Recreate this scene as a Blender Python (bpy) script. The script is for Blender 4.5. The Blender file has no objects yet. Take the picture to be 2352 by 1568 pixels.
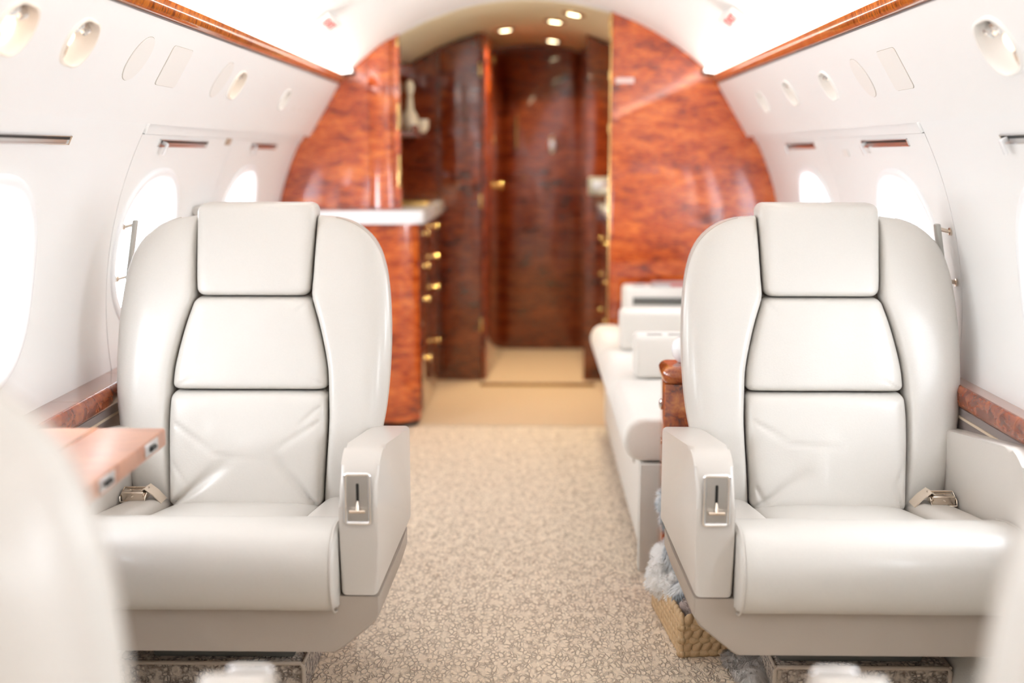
import bpy, bmesh, math, random
from mathutils import Vector, Matrix, noise
PI = math.pi
SC = bpy.context.scene
COL = SC.collection
random.seed(4)

# ------------------------------------------------------------------ camera
cam_d = bpy.data.cameras.new('camera'); cam = bpy.data.objects.new('camera', cam_d); COL.objects.link(cam)
SC.camera = cam
cam.location = (0, 0, 1.19)
PITCH, YAW = math.radians(9.32), math.atan(46/2613)
cam.rotation_euler = (PI/2-PITCH, 0, YAW)
cam_d.sensor_width = 36; cam_d.lens = 2613*36/2352
cam_d.clip_start = 0.02; cam_d.clip_end = 60
cam_d.dof.use_dof = True; cam_d.dof.focus_distance = 2.62; cam_d.dof.aperture_fstop = 1.3

# ------------------------------------------------------------------ world (bright overcast daylight)
W = bpy.data.worlds.new('overcast'); SC.world = W; W.use_nodes = True
bg = W.node_tree.nodes['Background']
bg.inputs['Color'].default_value = (0.88, 0.94, 1.0, 1); bg.inputs['Strength'].default_value = 16.0
SC.view_settings.view_transform = 'Standard'; SC.view_settings.look = 'None'
SC.view_settings.exposure = 0.37; SC.view_settings.gamma = 1.0; SC.view_settings.use_curve_mapping = False
SC.cycles.max_bounces = 8; SC.cycles.diffuse_bounces = 5; SC.cycles.glossy_bounces = 4
SC.cycles.sample_clamp_indirect = 6.0; SC.cycles.caustics_reflective = False; SC.cycles.caustics_refractive = False
SC.cycles.use_denoising = True

def area(name, loc, rot, sx, sy, power, color=(1,1,1), shape='RECTANGLE', portal=False):
    l = bpy.data.lights.new(name, 'AREA'); l.shape = shape; l.size = sx; l.size_y = sy
    l.energy = power; l.color = color
    if portal: l.cycles.is_portal = True
    o = bpy.data.objects.new(name, l); o.location = loc; o.rotation_euler = rot; COL.objects.link(o)
    return o

CX, CZ, CR = -0.02, 0.74, 1.10          # fuselage lining: circle in the x-z plane
Y0, YB, YV, YE = -2.2, 4.94, 5.97, 6.95   # closed front end, bulkhead, tall cabinets, rear door
COVE_W, COVE_C = 5.0, (1.0, 0.965, 0.92)
for sd in (-1, 1):      # the cabin's upwash strips in the coves, the downwash strips behind the valance
    area('cove_light', (CX+sd*0.70, (Y0+YB)/2, 1.47), (0, sd*math.radians(158), 0), 0.05, YB-Y0-0.1, COVE_W, COVE_C)
    area("wash_light", (CX+sd*0.965, (Y0+YB)/2, 1.285), (0, sd*math.radians(8), 0), 0.03, YB-Y0-0.1, 5.0, COVE_C)
WIN_Y = [-1.775, -0.775, 0.225, 1.225, 2.225, 3.225, 4.225]
WIN_Z, WIN_A, WIN_B = 0.922, 0.242, 0.213

# ------------------------------------------------------------------ materials
MATS = {}
def nodes(name):
    m = bpy.data.materials.new(name); m.use_nodes = True; MATS[name] = m
    nt = m.node_tree; b = nt.nodes['Principled BSDF']
    return m, nt, b
def mat(name, col, rough=0.5, metal=0.0, coat=0.0, bump=0.0, bscale=200.0, var=0.0, sheen=0.0, spec=0.5):
    m, nt, b = nodes(name)
    b.inputs['Base Color'].default_value = (*col, 1); b.inputs['Roughness'].default_value = rough
    b.inputs['Metallic'].default_value = metal; b.inputs['Coat Weight'].default_value = coat
    b.inputs['Coat Roughness'].default_value = 0.03; b.inputs['Sheen Weight'].default_value = sheen
    b.inputs['Specular IOR Level'].default_value = spec
    tc = nt.nodes.new('ShaderNodeTexCoord')
    n = nt.nodes.new('ShaderNodeTexNoise'); n.inputs['Scale'].default_value = bscale; n.inputs['Detail'].default_value = 3
    nt.links.new(tc.outputs['Object'], n.inputs['Vector'])
    if bump:
        bp = nt.nodes.new('ShaderNodeBump'); bp.inputs['Strength'].default_value = bump; bp.inputs['Distance'].default_value = 0.002
        nt.links.new(n.outputs['Fac'], bp.inputs['Height']); nt.links.new(bp.outputs[0], b.inputs['Normal'])
    if var:
        mx = nt.nodes.new('ShaderNodeMix'); mx.data_type = 'RGBA'
        mx.inputs[6].default_value = (*[c*(1-var) for c in col], 1); mx.inputs[7].default_value = (*[min(1, c*(1+var)) for c in col], 1)
        nt.links.new(n.outputs['Fac'], mx.inputs[0]); nt.links.new(mx.outputs[2], b.inputs['Base Color'])
    return m
def emis(name, col, s):
    m, nt, b = nodes(name)
    b.inputs['Base Color'].default_value = (*col, 1)
    b.inputs['Emission Color'].default_value = (*col, 1); b.inputs['Emission Strength'].default_value = s
    return m
def wood(name, cols, scale=(3, 3, 9), rough=0.22, coat=1.0, big=1.6, cr=0.02):
    """burl veneer: warped layered noise through a colour ramp under clear lacquer"""
    m, nt, b = nodes(name); N = nt.nodes.new; L = nt.links.new
    tc = N('ShaderNodeTexCoord'); mp = N('ShaderNodeMapping'); mp.inputs['Scale'].default_value = scale
    L(tc.outputs['Object'], mp.inputs[0])
    n1 = N('ShaderNodeTexNoise'); n1.inputs['Scale'].default_value = big; n1.inputs['Detail'].default_value = 5; n1.inputs['Distortion'].default_value = 0.9
    L(mp.outputs[0], n1.inputs['Vector'])
    n2 = N('ShaderNodeTexNoise'); n2.inputs['Scale'].default_value = big*4.5; n2.inputs['Detail'].default_value = 8; n2.inputs['Roughness'].default_value = 0.7
    n2.inputs['Distortion'].default_value = 0.8
    L(mp.outputs[0], n2.inputs['Vector'])
    mx = N('ShaderNodeMath'); mx.operation = 'MULTIPLY_ADD'; mx.inputs[1].default_value = 0.42
    L(n1.outputs['Fac'], mx.inputs[0])
    m2 = N('ShaderNodeMath'); m2.operation = 'MULTIPLY'; m2.inputs[1].default_value = 0.58; L(n2.outputs['Fac'], m2.inputs[0])
    L(m2.outputs[0], mx.inputs[2])
    r = N('ShaderNodeValToRGB'); L(mx.outputs[0], r.inputs[0])
    e = r.color_ramp.elements
    e[0].position = 0.38; e[0].color = (*cols[0], 1); e[1].position = 0.62; e[1].color = (*cols[2], 1)
    k = e.new(0.48); k.color = (*cols[1], 1)
    L(r.outputs[0], b.inputs['Base Color'])
    b.inputs['Roughness'].default_value = rough; b.inputs['Coat Weight'].default_value = coat; b.inputs['Coat Roughness'].default_value = cr
    b.inputs['Coat IOR'].default_value = 1.6
    return m
LEA = mat('cream_leather', (0.59, 0.56, 0.52), 0.36, bump=0.10, bscale=260, var=0.03, coat=0.12)
LEA2 = mat('cream_leather_shell', (0.56, 0.52, 0.478), 0.36, bump=0.08, bscale=260, var=0.02, coat=0.1)
SHELL = mat('taupe_base_leather', (0.40, 0.345, 0.295), 0.45, bump=0.15, bscale=380)
SEAM = mat('seam_dark', (0.16, 0.13, 0.11), 0.8)
STITCH = mat('stitch_tan', (0.42, 0.37, 0.31), 0.7)
WHITE = mat('lining_white', (0.86, 0.86, 0.855), 0.5, bump=0.03, bscale=500)
HEADW = mat('front_wall_dim', (0.50, 0.45, 0.38), 0.5)
HEAD = mat('headliner_white', (0.88, 0.87, 0.85), 0.6, bump=0.03, bscale=500)
REVEAL = mat('window_reveal_white', (0.90, 0.91, 0.93), 0.4)
COVER = mat('cover_white', (0.84, 0.82, 0.79), 0.5)
GREY = mat('grey_gap', (0.12, 0.12, 0.11), 0.8)
SKIN = mat('outer_skin', (0.5, 0.5, 0.5), 0.8)
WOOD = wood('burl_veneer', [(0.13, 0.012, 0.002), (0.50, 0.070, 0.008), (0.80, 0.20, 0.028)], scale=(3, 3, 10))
WOODD = wood('burl_veneer_shaded', [(0.035, 0.004, 0.002), (0.15, 0.020, 0.005), (0.29, 0.055, 0.011)], scale=(3, 3, 10))  # same burl, with the vestibule's dimness put into the colour
WOODS = wood('figured_strip_veneer', [(0.14, 0.025, 0.004), (0.42, 0.11, 0.016), (0.62, 0.21, 0.035)], scale=(1, 9, 1.0), big=3.2)
WOODP = wood('console_burl', [(0.07, 0.009, 0.003), (0.33, 0.06, 0.008), (0.60, 0.19, 0.03)], scale=(6, 6, 6), big=1.5)
WOODR = wood('rail_veneer', [(0.06, 0.008, 0.003), (0.20, 0.035, 0.008), (0.36, 0.085, 0.018)], scale=(3, 3, 3), coat=0.35, cr=0.08)
WOODT = wood('table_veneer', [(0.30, 0.09, 0.03), (0.42, 0.15, 0.06), (0.52, 0.22, 0.10)], scale=(2, 9, 3), rough=0.45, cr=0.38)
WOODL = wood('ledge_veneer', [(0.16, 0.05, 0.025), (0.25, 0.09, 0.05), (0.33, 0.13, 0.07)], scale=(3, 1, 3), rough=0.15)
CHROME = mat('chrome', (0.80, 0.80, 0.80), 0.12, 1.0)
FRAME = mat('polished_nickel', (0.92, 0.92, 0.93), 0.22, 1.0)
GRIP = mat('grip_grey', (0.42, 0.41, 0.38), 0.4)
STEEL = mat('brushed_steel', (0.74, 0.75, 0.76), 0.28, 1.0, bump=0.1, bscale=90)
BRASS = mat('brass', (0.80, 0.55, 0.22), 0.22, 1.0)
NICKEL = mat('satin_champagne_metal', (0.72, 0.62, 0.52), 0.22, 1.0)
BLACK = mat('black', (0.008, 0.008, 0.008), 0.5)
WEB = mat('belt_webbing', (0.62, 0.52, 0.42), 0.8, bump=0.4, bscale=700)
STONE = mat('white_counter', (0.82, 0.83, 0.85), 0.15, coat=0.5)
SOFAF = mat('ivory_fabric', (0.80, 0.775, 0.73), 0.85, bump=0.5, bscale=420, var=0.06, sheen=0.3)
SOFAB = mat('ribbed_fabric', (0.62, 0.60, 0.56), 0.85, bump=0.5, bscale=300, var=0.08)
TAUPE = mat('lower_side_panel', (0.23, 0.19, 0.18), 0.45, bump=0.1)
TANLINE = mat('tan_line', (0.62, 0.50, 0.38), 0.6)
RED = mat('red_print', (0.80, 0.03, 0.02), 0.5)
PRINT = mat('brown_print', (0.45, 0.33, 0.24), 0.6)
GREENG = mat('green_seal', (0.02, 0.12, 0.08), 0.5)
BINDING = mat('carpet_binding', (0.52, 0.44, 0.36), 0.8, bump=0.4, bscale=300)
CERAM = mat('white_ceramic', (0.85, 0.85, 0.86), 0.25)
LENS = emis('lamp_lens', (1.0, 0.78, 0.60), 1.3)
DIFF = emis('cove_diffuser', (1.0, 0.96, 0.91), 3.0)
DOWN = emis('downlight_lens', (1.0, 0.84, 0.52), 9.0)
WARMB = mat('lamp_bowl_glow', (0.86, 0.79, 0.70), 0.35)  # lamp glow tinted into the bowls of the lit recesses
PINK = mat('pink_plate', (0.80, 0.62, 0.58), 0.4)
PAPER = mat('magazine_cover', (0.62, 0.60, 0.62), 0.3)
PAPERR = mat('magazine_edge', (0.55, 0.12, 0.12), 0.4)
SEAGD = mat('seagrass_core', (0.26, 0.165, 0.08), 0.8)
SEAG = mat('seagrass', (0.56, 0.39, 0.22), 0.6, bump=0.8, bscale=90, var=0.28)
PANELG = mat('grey_appliance', (0.34, 0.34, 0.29), 0.35)
def fur(name, c1, c2):
    m, nt, b = nodes(name); N = nt.nodes.new; L = nt.links.new
    tc = N('ShaderNodeTexCoord'); n = N('ShaderNodeTexNoise'); n.inputs['Scale'].default_value = 16; n.inputs['Detail'].default_value = 4
    n.inputs['Distortion'].default_value = 0.6
    L(tc.outputs['Object'], n.inputs['Vector'])
    r = N('ShaderNodeValToRGB'); r.color_ramp.elements[0].position = 0.38; r.color_ramp.elements[1].position = 0.55
    r.color_ramp.elements[0].color = (*c1, 1); r.color_ramp.elements[1].color = (*c2, 1)
    L(n.outputs['Fac'], r.inputs[0]); L(r.outputs[0], b.inputs['Base Color'])
    b.inputs['Roughness'].default_value = 0.9; b.inputs['Sheen Weight'].default_value = 0.3
    return m
FURG = fur('fur_grey', (0.30, 0.34, 0.39), (0.78, 0.80, 0.82))
FURT = fur('fur_taupe', (0.34, 0.31, 0.29), (0.66, 0.64, 0.62))
FURW = fur('fur_white', (0.78, 0.76, 0.75), (0.86, 0.85, 0.84))
FURB = fur('fur_beige', (0.48, 0.39, 0.36), (0.66, 0.57, 0.53))
def glass():
    m, nt, b = nodes('acrylic_pane'); nt.nodes.remove(b); N = nt.nodes.new; L = nt.links.new
    t = N('ShaderNodeBsdfTransparent'); g = N('ShaderNodeBsdfGlossy'); g.inputs['Roughness'].default_value = 0.02
    mx = N('ShaderNodeMixShader'); mx.inputs[0].default_value = 0.04; L(t.outputs[0], mx.inputs[1]); L(g.outputs[0], mx.inputs[2])
    L(mx.outputs[0], nt.nodes['Material Output'].inputs[0])
    return m
GLASS = glass()
def carpet(name, hi, lo, scale, squash=1.0, strength=0.9, dist=0.006, line=0.075, rnd=1.0):
    """loop pile: pale tufts with irregular dark gaps"""
    m, nt, b = nodes(name); N = nt.nodes.new; L = nt.links.new
    tc = N('ShaderNodeTexCoord'); mp = N('ShaderNodeMapping'); mp.inputs['Scale'].default_value = (1, squash, 1)
    L(tc.outputs['Object'], mp.inputs[0])
    nz = N('ShaderNodeTexNoise'); nz.inputs['Scale'].default_value = scale*0.55; nz.inputs['Detail'].default_value = 2
    L(mp.outputs[0], nz.inputs['Vector'])
    ad = N('ShaderNodeVectorMath'); ad.operation = 'MULTIPLY_ADD'; ad.inputs[1].default_value = (0.018,)*3
    L(nz.outputs['Color'], ad.inputs[0]); L(mp.outputs[0], ad.inputs[2])
    v = N('ShaderNodeTexVoronoi'); v.feature = 'DISTANCE_TO_EDGE'; v.inputs['Randomness'].default_value = rnd; v.inputs['Scale'].default_value = scale
    L(ad.outputs[0], v.inputs['Vector'])
    r = N('ShaderNodeValToRGB'); L(v.outputs[0], r.inputs[0])
    r.color_ramp.elements[0].position = 0.0; r.color_ramp.elements[0].color = (0, 0, 0, 1)
    r.color_ramp.elements[1].position = line*2.6; r.color_ramp.elements[1].color = (1, 1, 1, 1)
    n2 = N('ShaderNodeTexNoise'); n2.inputs['Scale'].default_value = 7; n2.inputs['Detail'].default_value = 3; L(tc.outputs['Object'], n2.inputs['Vector'])
    r2 = N('ShaderNodeValToRGB'); r2.color_ramp.elements[0].position = 0.42; r2.color_ramp.elements[1].position = 0.62
    L(nz.outputs['Fac'], r2.inputs[0])
    mlt = N('ShaderNodeMath'); mlt.operation = 'MAXIMUM'; L(r.outputs[0], mlt.inputs[0])
    inv = N('ShaderNodeMath'); inv.operation = 'MULTIPLY'; inv.inputs[1].default_value = 0.85; L(r2.outputs[0], inv.inputs[0]); L(inv.outputs[0], mlt.inputs[1])
    n3 = N('ShaderNodeTexNoise'); n3.inputs['Scale'].default_value = scale*6; n3.inputs['Detail'].default_value = 2; L(tc.outputs['Object'], n3.inputs['Vector'])
    mx = N('ShaderNodeMix'); mx.data_type = 'RGBA'; mx.inputs[6].default_value = (*lo, 1); mx.inputs[7].default_value = (*hi, 1)
    L(mlt.outputs[0], mx.inputs[0])
    hv = N('ShaderNodeHueSaturation'); L(mx.outputs[2], hv.inputs['Color'])
    mr = N('ShaderNodeMapRange'); mr.inputs[3].default_value = 0.82; mr.inputs[4].default_value = 1.16; L(n3.outputs['Fac'], mr.inputs[0]); L(mr.outputs[0], hv.inputs['Value'])
    L(hv.outputs[0], b.inputs['Base Color'])
    h = N('ShaderNodeMath'); h.operation = 'MULTIPLY_ADD'; h.inputs[1].default_value = 0.35; L(n3.outputs['Fac'], h.inputs[0]); L(mlt.outputs[0], h.inputs[2])
    bp = N('ShaderNodeBump'); bp.inputs['Strength'].default_value = strength; bp.inputs['Distance'].default_value = dist
    L(h.outputs[0], bp.inputs['Height']); L(bp.outputs[0], b.inputs['Normal'])
    b.inputs['Roughness'].default_value = 0.95; b.inputs['Sheen Weight'].default_value = 0.25
    return m
CARPET = carpet('loop_carpet', (0.90, 0.755, 0.585), (0.42, 0.32, 0.225), 88, squash=0.55, strength=0.7)
CARPETF = carpet('flat_carpet', (0.58, 0.42, 0.27), (0.48, 0.34, 0.21), 120, strength=0.4, dist=0.002)
CARPETR = carpet('ribbed_carpet', (0.66, 0.56, 0.46), (0.14, 0.10, 0.08), 85, squash=1.0, line=0.10, rnd=0.45)

# ------------------------------------------------------------------ mesh helpers
def link(name, me, m, parent=None, smooth=None):
    if isinstance(m, (list, tuple)):
        for x in m: me.materials.append(x)
    else: me.materials.append(m)
    if smooth is not None:
        me.polygons.foreach_set('use_smooth', [True]*len(me.polygons))
        if smooth < 179: me.set_sharp_from_angle(angle=math.radians(smooth))
    o = bpy.data.objects.new(name, me); COL.objects.link(o)
    if parent: o.parent = parent
    return o
def finish(name, bm, m, parent=None, smooth=35):
    bmesh.ops.recalc_face_normals(bm, faces=bm.faces)
    me = bpy.data.meshes.new(name); bm.to_mesh(me); bm.free()
    return link(name, me, m, parent, smooth)
def bm_box(bm, x0, x1, y0, y1, z0, z1, bev=0.0, seg=2, mt=None):
    r = bmesh.ops.create_cube(bm, size=1)
    M = Matrix.Translation(((x0+x1)/2, (y0+y1)/2, (z0+z1)/2)) @ Matrix.Diagonal((abs(x1-x0), abs(y1-y0), abs(z1-z0), 1))
    if mt: M = mt @ M
    bmesh.ops.transform(bm, matrix=M, verts=r['verts'])
    if bev:
        es = list({e for v in r['verts'] for e in v.link_edges})
        bmesh.ops.bevel(bm, geom=es, offset=bev, segments=seg, affect='EDGES', profile=0.5)
    return bm
def box(name, x0, x1, y0, y1, z0, z1, m, parent=None, bev=0.003, seg=2, mt=None):
    return finish(name, bm_box(bmesh.new(), x0, x1, y0, y1, z0, z1, bev, seg, mt), m, parent)
def bm_prism(bm, poly, a0, a1, axis='y', bev=0.0, seg=2):
    """polygon extruded along an axis. y: (x,z)  x: (y,z)  z: (x,y)"""
    f = {'y': lambda p, a: (p[0], a, p[1]), 'x': lambda p, a: (a, p[0], p[1]), 'z': lambda p, a: (p[0], p[1], a)}[axis]
    A = [bm.verts.new(f(p, a0)) for p in poly]; B = [bm.verts.new(f(p, a1)) for p in poly]
    fs = [bm.faces.new(A), bm.faces.new(B[::-1])]
    n = len(poly)
    for i in range(n): fs.append(bm.faces.new([A[i], B[i], B[(i+1) % n], A[(i+1) % n]]))
    if bev:
        es = list({e for ff in fs[:2] for e in ff.edges})
        bmesh.ops.bevel(bm, geom=es, offset=bev, segments=seg, affect='EDGES', profile=0.5)
    return bm
def prism(name, poly, a0, a1, m, parent=None, axis='y', bev=0.0, seg=2, smooth=35):
    return finish(name, bm_prism(bmesh.new(), poly, a0, a1, axis, bev, seg), m, parent, smooth)
def bm_tube(bm, pts, r, seg=8, closed=False):
    P = [Vector(p) for p in pts]; n = len(P); rings = []
    up = None
    for i in range(n):
        a = P[(i-1) % n] if (closed or i > 0) else P[i]; b = P[(i+1) % n] if (closed or i < n-1) else P[i]
        t = (b-a).normalized()
        if up is None: up = t.orthogonal().normalized()
        up = (up - t*up.dot(t)).normalized(); s = t.cross(up)
        rr = r[i] if isinstance(r, (list, tuple)) else r
        rings.append([bm.verts.new(P[i]+(up*math.cos(2*PI*k/seg)+s*math.sin(2*PI*k/seg))*rr) for k in range(seg)])
    for i in range(n if closed else n-1):
        A, B = rings[i], rings[(i+1) % n]
        for k in range(seg): bm.faces.new([A[k], A[(k+1) % seg], B[(k+1) % seg], B[k]])
    if not closed: bm.faces.new(rings[0][::-1]); bm.faces.new(rings[-1])
    return bm
def tube(name, pts, r, m, parent=None, seg=8, closed=False):
    return finish(name, bm_tube(bmesh.new(), pts, r, seg, closed), m, parent, 60)
def bm_lathe(bm, prof, seg=24, mt=None):
    rings = []
    for (r, z) in prof:
        rings.append([bm.verts.new((r*math.cos(2*PI*k/seg), r*math.sin(2*PI*k/seg), z)) for k in range(seg)])
    for A, B in zip(rings, rings[1:]):
        for k in range(seg): bm.faces.new([A[k], A[(k+1) % seg], B[(k+1) % seg], B[k]])
    bm.faces.new(rings[0][::-1]); bm.faces.new(rings[-1])
    if mt: bmesh.ops.transform(bm, matrix=mt, verts=[v for r in rings for v in r])
    return bm
def lathe(name, prof, m, parent=None, seg=24, mt=None):
    return finish(name, bm_lathe(bmesh.new(), prof, seg, mt), m, parent, 40)
def empty(name, loc=(0, 0, 0), rz=0, label=None, cat=None, group=None, kind=None):
    o = bpy.data.objects.new(name, None); o.empty_display_size = 0.1; COL.objects.link(o)
    o.location = loc; o.rotation_euler = (0, 0, rz)
    return tag(o, label, cat, group, kind)
def tag(o, label=None, cat=None, group=None, kind=None):
    if label: o['label'] = label
    if cat: o['category'] = cat
    if group: o['group'] = group
    if kind: o['kind'] = kind
    return o
def cut(o, bm_cutter):
    """boolean the cutter out of o and bake the result, the cutter is thrown away"""
    bmesh.ops.recalc_face_normals(bm_cutter, faces=bm_cutter.faces)
    cm = bpy.data.meshes.new('cutter'); bm_cutter.to_mesh(cm); bm_cutter.free()
    co = bpy.data.objects.new('cutter', cm); COL.objects.link(co)
    md = o.modifiers.new('cut', 'BOOLEAN'); md.operation = 'DIFFERENCE'; md.object = co; md.solver = 'EXACT'
    dg = bpy.context.evaluated_depsgraph_get(); dg.update()
    nm = bpy.data.meshes.new_from_object(o.evaluated_get(dg))
    o.modifiers.clear(); old = o.data; nm.name = old.name; o.data = nm
    nm.polygons.foreach_set('use_smooth', [True]*len(nm.polygons)); nm.set_sharp_from_angle(angle=math.radians(30))
    bpy.data.objects.remove(co)
    return o
def supe(a, b, n, e=2.3):
    out = []
    for k in range(n):
        t = 2*PI*k/n; c, s = math.cos(t), math.sin(t)
        out.append((math.copysign(abs(c)**(2/e), c)*a, math.copysign(abs(s)**(2/e), s)*b))
    return out
def cx_at(z, R=CR): return math.sqrt(max(0, R*R-(z-CZ)**2))
def arc(z0, z1, sd, R, n):
    a0, a1 = math.asin((z0-CZ)/CR), math.asin((z1-CZ)/CR)
    return [(CX+sd*R*math.cos(a0+(a1-a0)*k/n), CZ+R*math.sin(a0+(a1-a0)*k/n)) for k in range(n+1)]
def shellpoly(z0, z1, sd, R, t, n): return arc(z0, z1, sd, R, n)+arc(z0, z1, sd, R+t, n)[::-1]

# ------------------------------------------------------------------ the setting: floor
fl = empty('floor', kind='structure')
box('carpet', -0.99, 0.95, Y0, 4.92, -0.03, 0.0, CARPET, fl, bev=0)
box('carpet', -0.99, 0.95, 4.925, YE+0.05, -0.03, 0.0, CARPETF, fl, bev=0)
box('seam_strip', -0.49, 0.335, 4.912, 4.932, -0.002, 0.003, BINDING, fl, bev=0.001)
box('threshold', -0.27, 0.33, 5.80, 5.86, 0.0, 0.008, BRASS, fl, bev=0.003)

# outer skin (keeps daylight out of the gaps)
sk = prism('wall_outer', [(CX+1.19*math.cos(a), CZ+1.19*math.sin(a)) for a in [math.radians(-42+264*k/64) for k in range(65)]] +
           [(CX+1.21*math.cos(a), CZ+1.21*math.sin(a)) for a in [math.radians(222-264*k/64) for k in range(65)]], Y0, YE+0.06, SKIN)
sk['kind'] = 'structure'
def win_cutter(grow, xa, xb):   # openings in the skin
    bm = bmesh.new()
    for sd in (-1, 1):
        for wy in WIN_Y:
            pts = [(wy+p[0], WIN_Z+p[1]) for p in supe(WIN_A+grow, WIN_B+grow, 48)]
            bm_prism(bm, pts, sd*xa, sd*xb, 'x')
    return bm
cut(sk, win_cutter(0.0, 0.9, 1.35))

fw_ = prism('wall_front', [(CX+1.18*math.cos(a), CZ+1.18*math.sin(a)) for a in [math.radians(-42+264*k/48) for k in range(49)]], Y0-0.04, Y0-0.001, HEADW)  # unseen end wall, added and toned down to cut light from the front
fw_['kind'] = 'structure'

# side walls: separate lining panels with seams, holes for the windows
seams = {-1: [Y0, 1.70, 2.945, 3.86, YB], 1: [Y0, 1.70, 2.845, 3.86, YB]}
for sd, side in ((-1, 'left'), (1, 'right')):
    w = empty('wall_'+side, kind='structure')
    S = seams[sd]
    for a, b in zip(S, S[1:]):
        hi = 1.242 if a > 2 else 1.30
        o = prism('lining_panel', shellpoly(0.625, hi, sd, CR, 0.025, 18), a+0.002, b-0.002, WHITE, w)
        bm = bmesh.new()
        for wy in WIN_Y:
            if a < wy < b:
                bm_prism(bm, [(wy+p[0], WIN_Z+p[1]) for p in supe(WIN_A, WIN_B, 64)], sd*0.85, sd*1.35, 'x')
        cut(o, bm)
    prism('header_panel', shellpoly(1.245, 1.315, sd, CR-0.006, 0.03, 4), S[2]+0.002, YB-0.001, WHITE, w)
    for k, s_ in enumerate(S[1:-1]):
        prism('seam_seal', shellpoly(0.625, 1.242, sd, CR+0.012, 0.01, 14), s_-0.006, s_+0.006, GREENG if (sd == 1 and k == 1) else STITCH, w)
    # lower side wall
    prism('lower_lining', [(CX+sd*1.035, 0.42), (CX+sd*0.93, 0.0), (CX+sd*0.97, 0.0), (CX+sd*1.08, 0.42)], Y0, YB, SOFAB, w)
    # windows
    for i, wy in enumerate(WIN_Y):
        wn = empty('window_%d' % (i+1+(0 if sd < 0 else len(WIN_Y))), kind='structure')
        # rim that follows the curved lining
        def pt(p, R, inset=0.0):
            y, z = wy+p[0], WIN_Z+p[1]
            return (CX+sd*math.sqrt(R*R-(z-CZ)**2), y, z)
        bm = bmesh.new(); n = 64; rings = []
        for (g, R) in [(0.018, CR+0.006), (0.018, CR-0.003), (0.012, CR-0.008), (0.002, CR-0.009), (-0.010, CR-0.005), (-0.020, CR+0.014), (-0.032, CR+0.045), (-0.045, CR+0.085)]:
            rings.append([bm.verts.new(pt(p, R)) for p in supe(WIN_A+g, WIN_B+g, n)])
        for A, B in zip(rings, rings[1:]):
            for k in range(n): bm.faces.new([A[k], A[(k+1) % n], B[(k+1) % n], B[k]])
        o = finish('reveal', bm, REVEAL, wn, 60)
        bm = bmesh.new(); lip = [pt(p, CR+0.055) for p in supe(WIN_A-0.034, WIN_B-0.034, n)]
        bm_tube(bm, lip, 0.005, 8, True); finish('shade_track', bm, REVEAL, wn, 60)
        bm = bmesh.new()
        A = [bm.verts.new(pt(p, CR+0.078)) for p in supe(WIN_A-0.04, WIN_B-0.04, n)]
        B = [bm.verts.new(pt(p, CR+0.083)) for p in supe(WIN_A-0.04, WIN_B-0.04, n)]
        bm.faces.new(A); bm.faces.new(B[::-1])
        for k in range(n): bm.faces.new([A[k], A[(k+1) % n], B[(k+1) % n], B[k]])
        finish('pane', bm, GLASS, wn, 30)
        area('window_daylight', (CX+sd*(CR+0.16), wy, WIN_Z), (0, sd*PI/2, 0), 2*WIN_B, 2*WIN_A, 1, shape='ELLIPSE', portal=True)

# window shade slots above each window
def slot(sd, ya, yb, hook, label):
    z = 1.222; x = CX+sd*cx_at(z)
    t = math.atan2(z-CZ, cx_at(z))
    M = Matrix.Translation((x, (ya+yb)/2, z)) @ Matrix.Rotation(-sd*t if sd > 0 else t, 4, 'Y')
    e = empty('shade_slot', (x, (ya+yb)/2, z)); e.rotation_euler = M.to_euler()
    tag(e, label, 'shade slot')
    h = (yb-ya)/2
    bm = bmesh.new()
    for (a, b, c, d) in ((-h, h, 0.008, 0.011), (-h, h, -0.011, -0.008), (-h, -h+0.006, -0.011, 0.011), (h-0.006, h, -0.011, 0.011)):
        bm_box(bm, -sd*0.004, sd*0.004, a, b, c, d, 0.001, 1)
    finish('rim', bm, CHROME, e)
    box('track', -sd*0.001, sd*0.004, -h+0.004, h-0.004, -0.008, 0.008, STEEL, e, bev=0)
    box('gap', -sd*0.0018, sd*0.003, -h+0.008, h-0.008, 0.001, 0.007, BLACK, e, bev=0)
    if hook:
        bm = bmesh.new(); y = hook*(h-0.03)
        bm_box(bm, -sd*0.016, 0, y-0.006, y+0.006, -0.004, 0.006, 0.002)
        bm_box(bm, -sd*0.018, -sd*0.012, y-0.008, y+0.008, -0.028, 0.004, 0.002)
        finish('latch', bm, CERAM, e)
    return e
slot(-1, 1.88, 2.50, 0, 'long chrome shade slot on the left wall above the nearest oval window')
slot(-1, 3.10, 3.56, -1, 'chrome shade slot with pale latch above the left exit window')
slot(-1, 4.12, 4.52, -1, 'small shade slot above the left window nearest the wooden bulkhead')
slot(1, 2.99, 3.40, 1, 'chrome shade slot above the right exit window')
slot(1, 3.97, 4.40, 1, 'small shade slot above the right window nearest the wooden bulkhead')
slot(1, 1.90, 2.40, 1, 'chrome shade slot with latch cut by the right edge of the photo')

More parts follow.
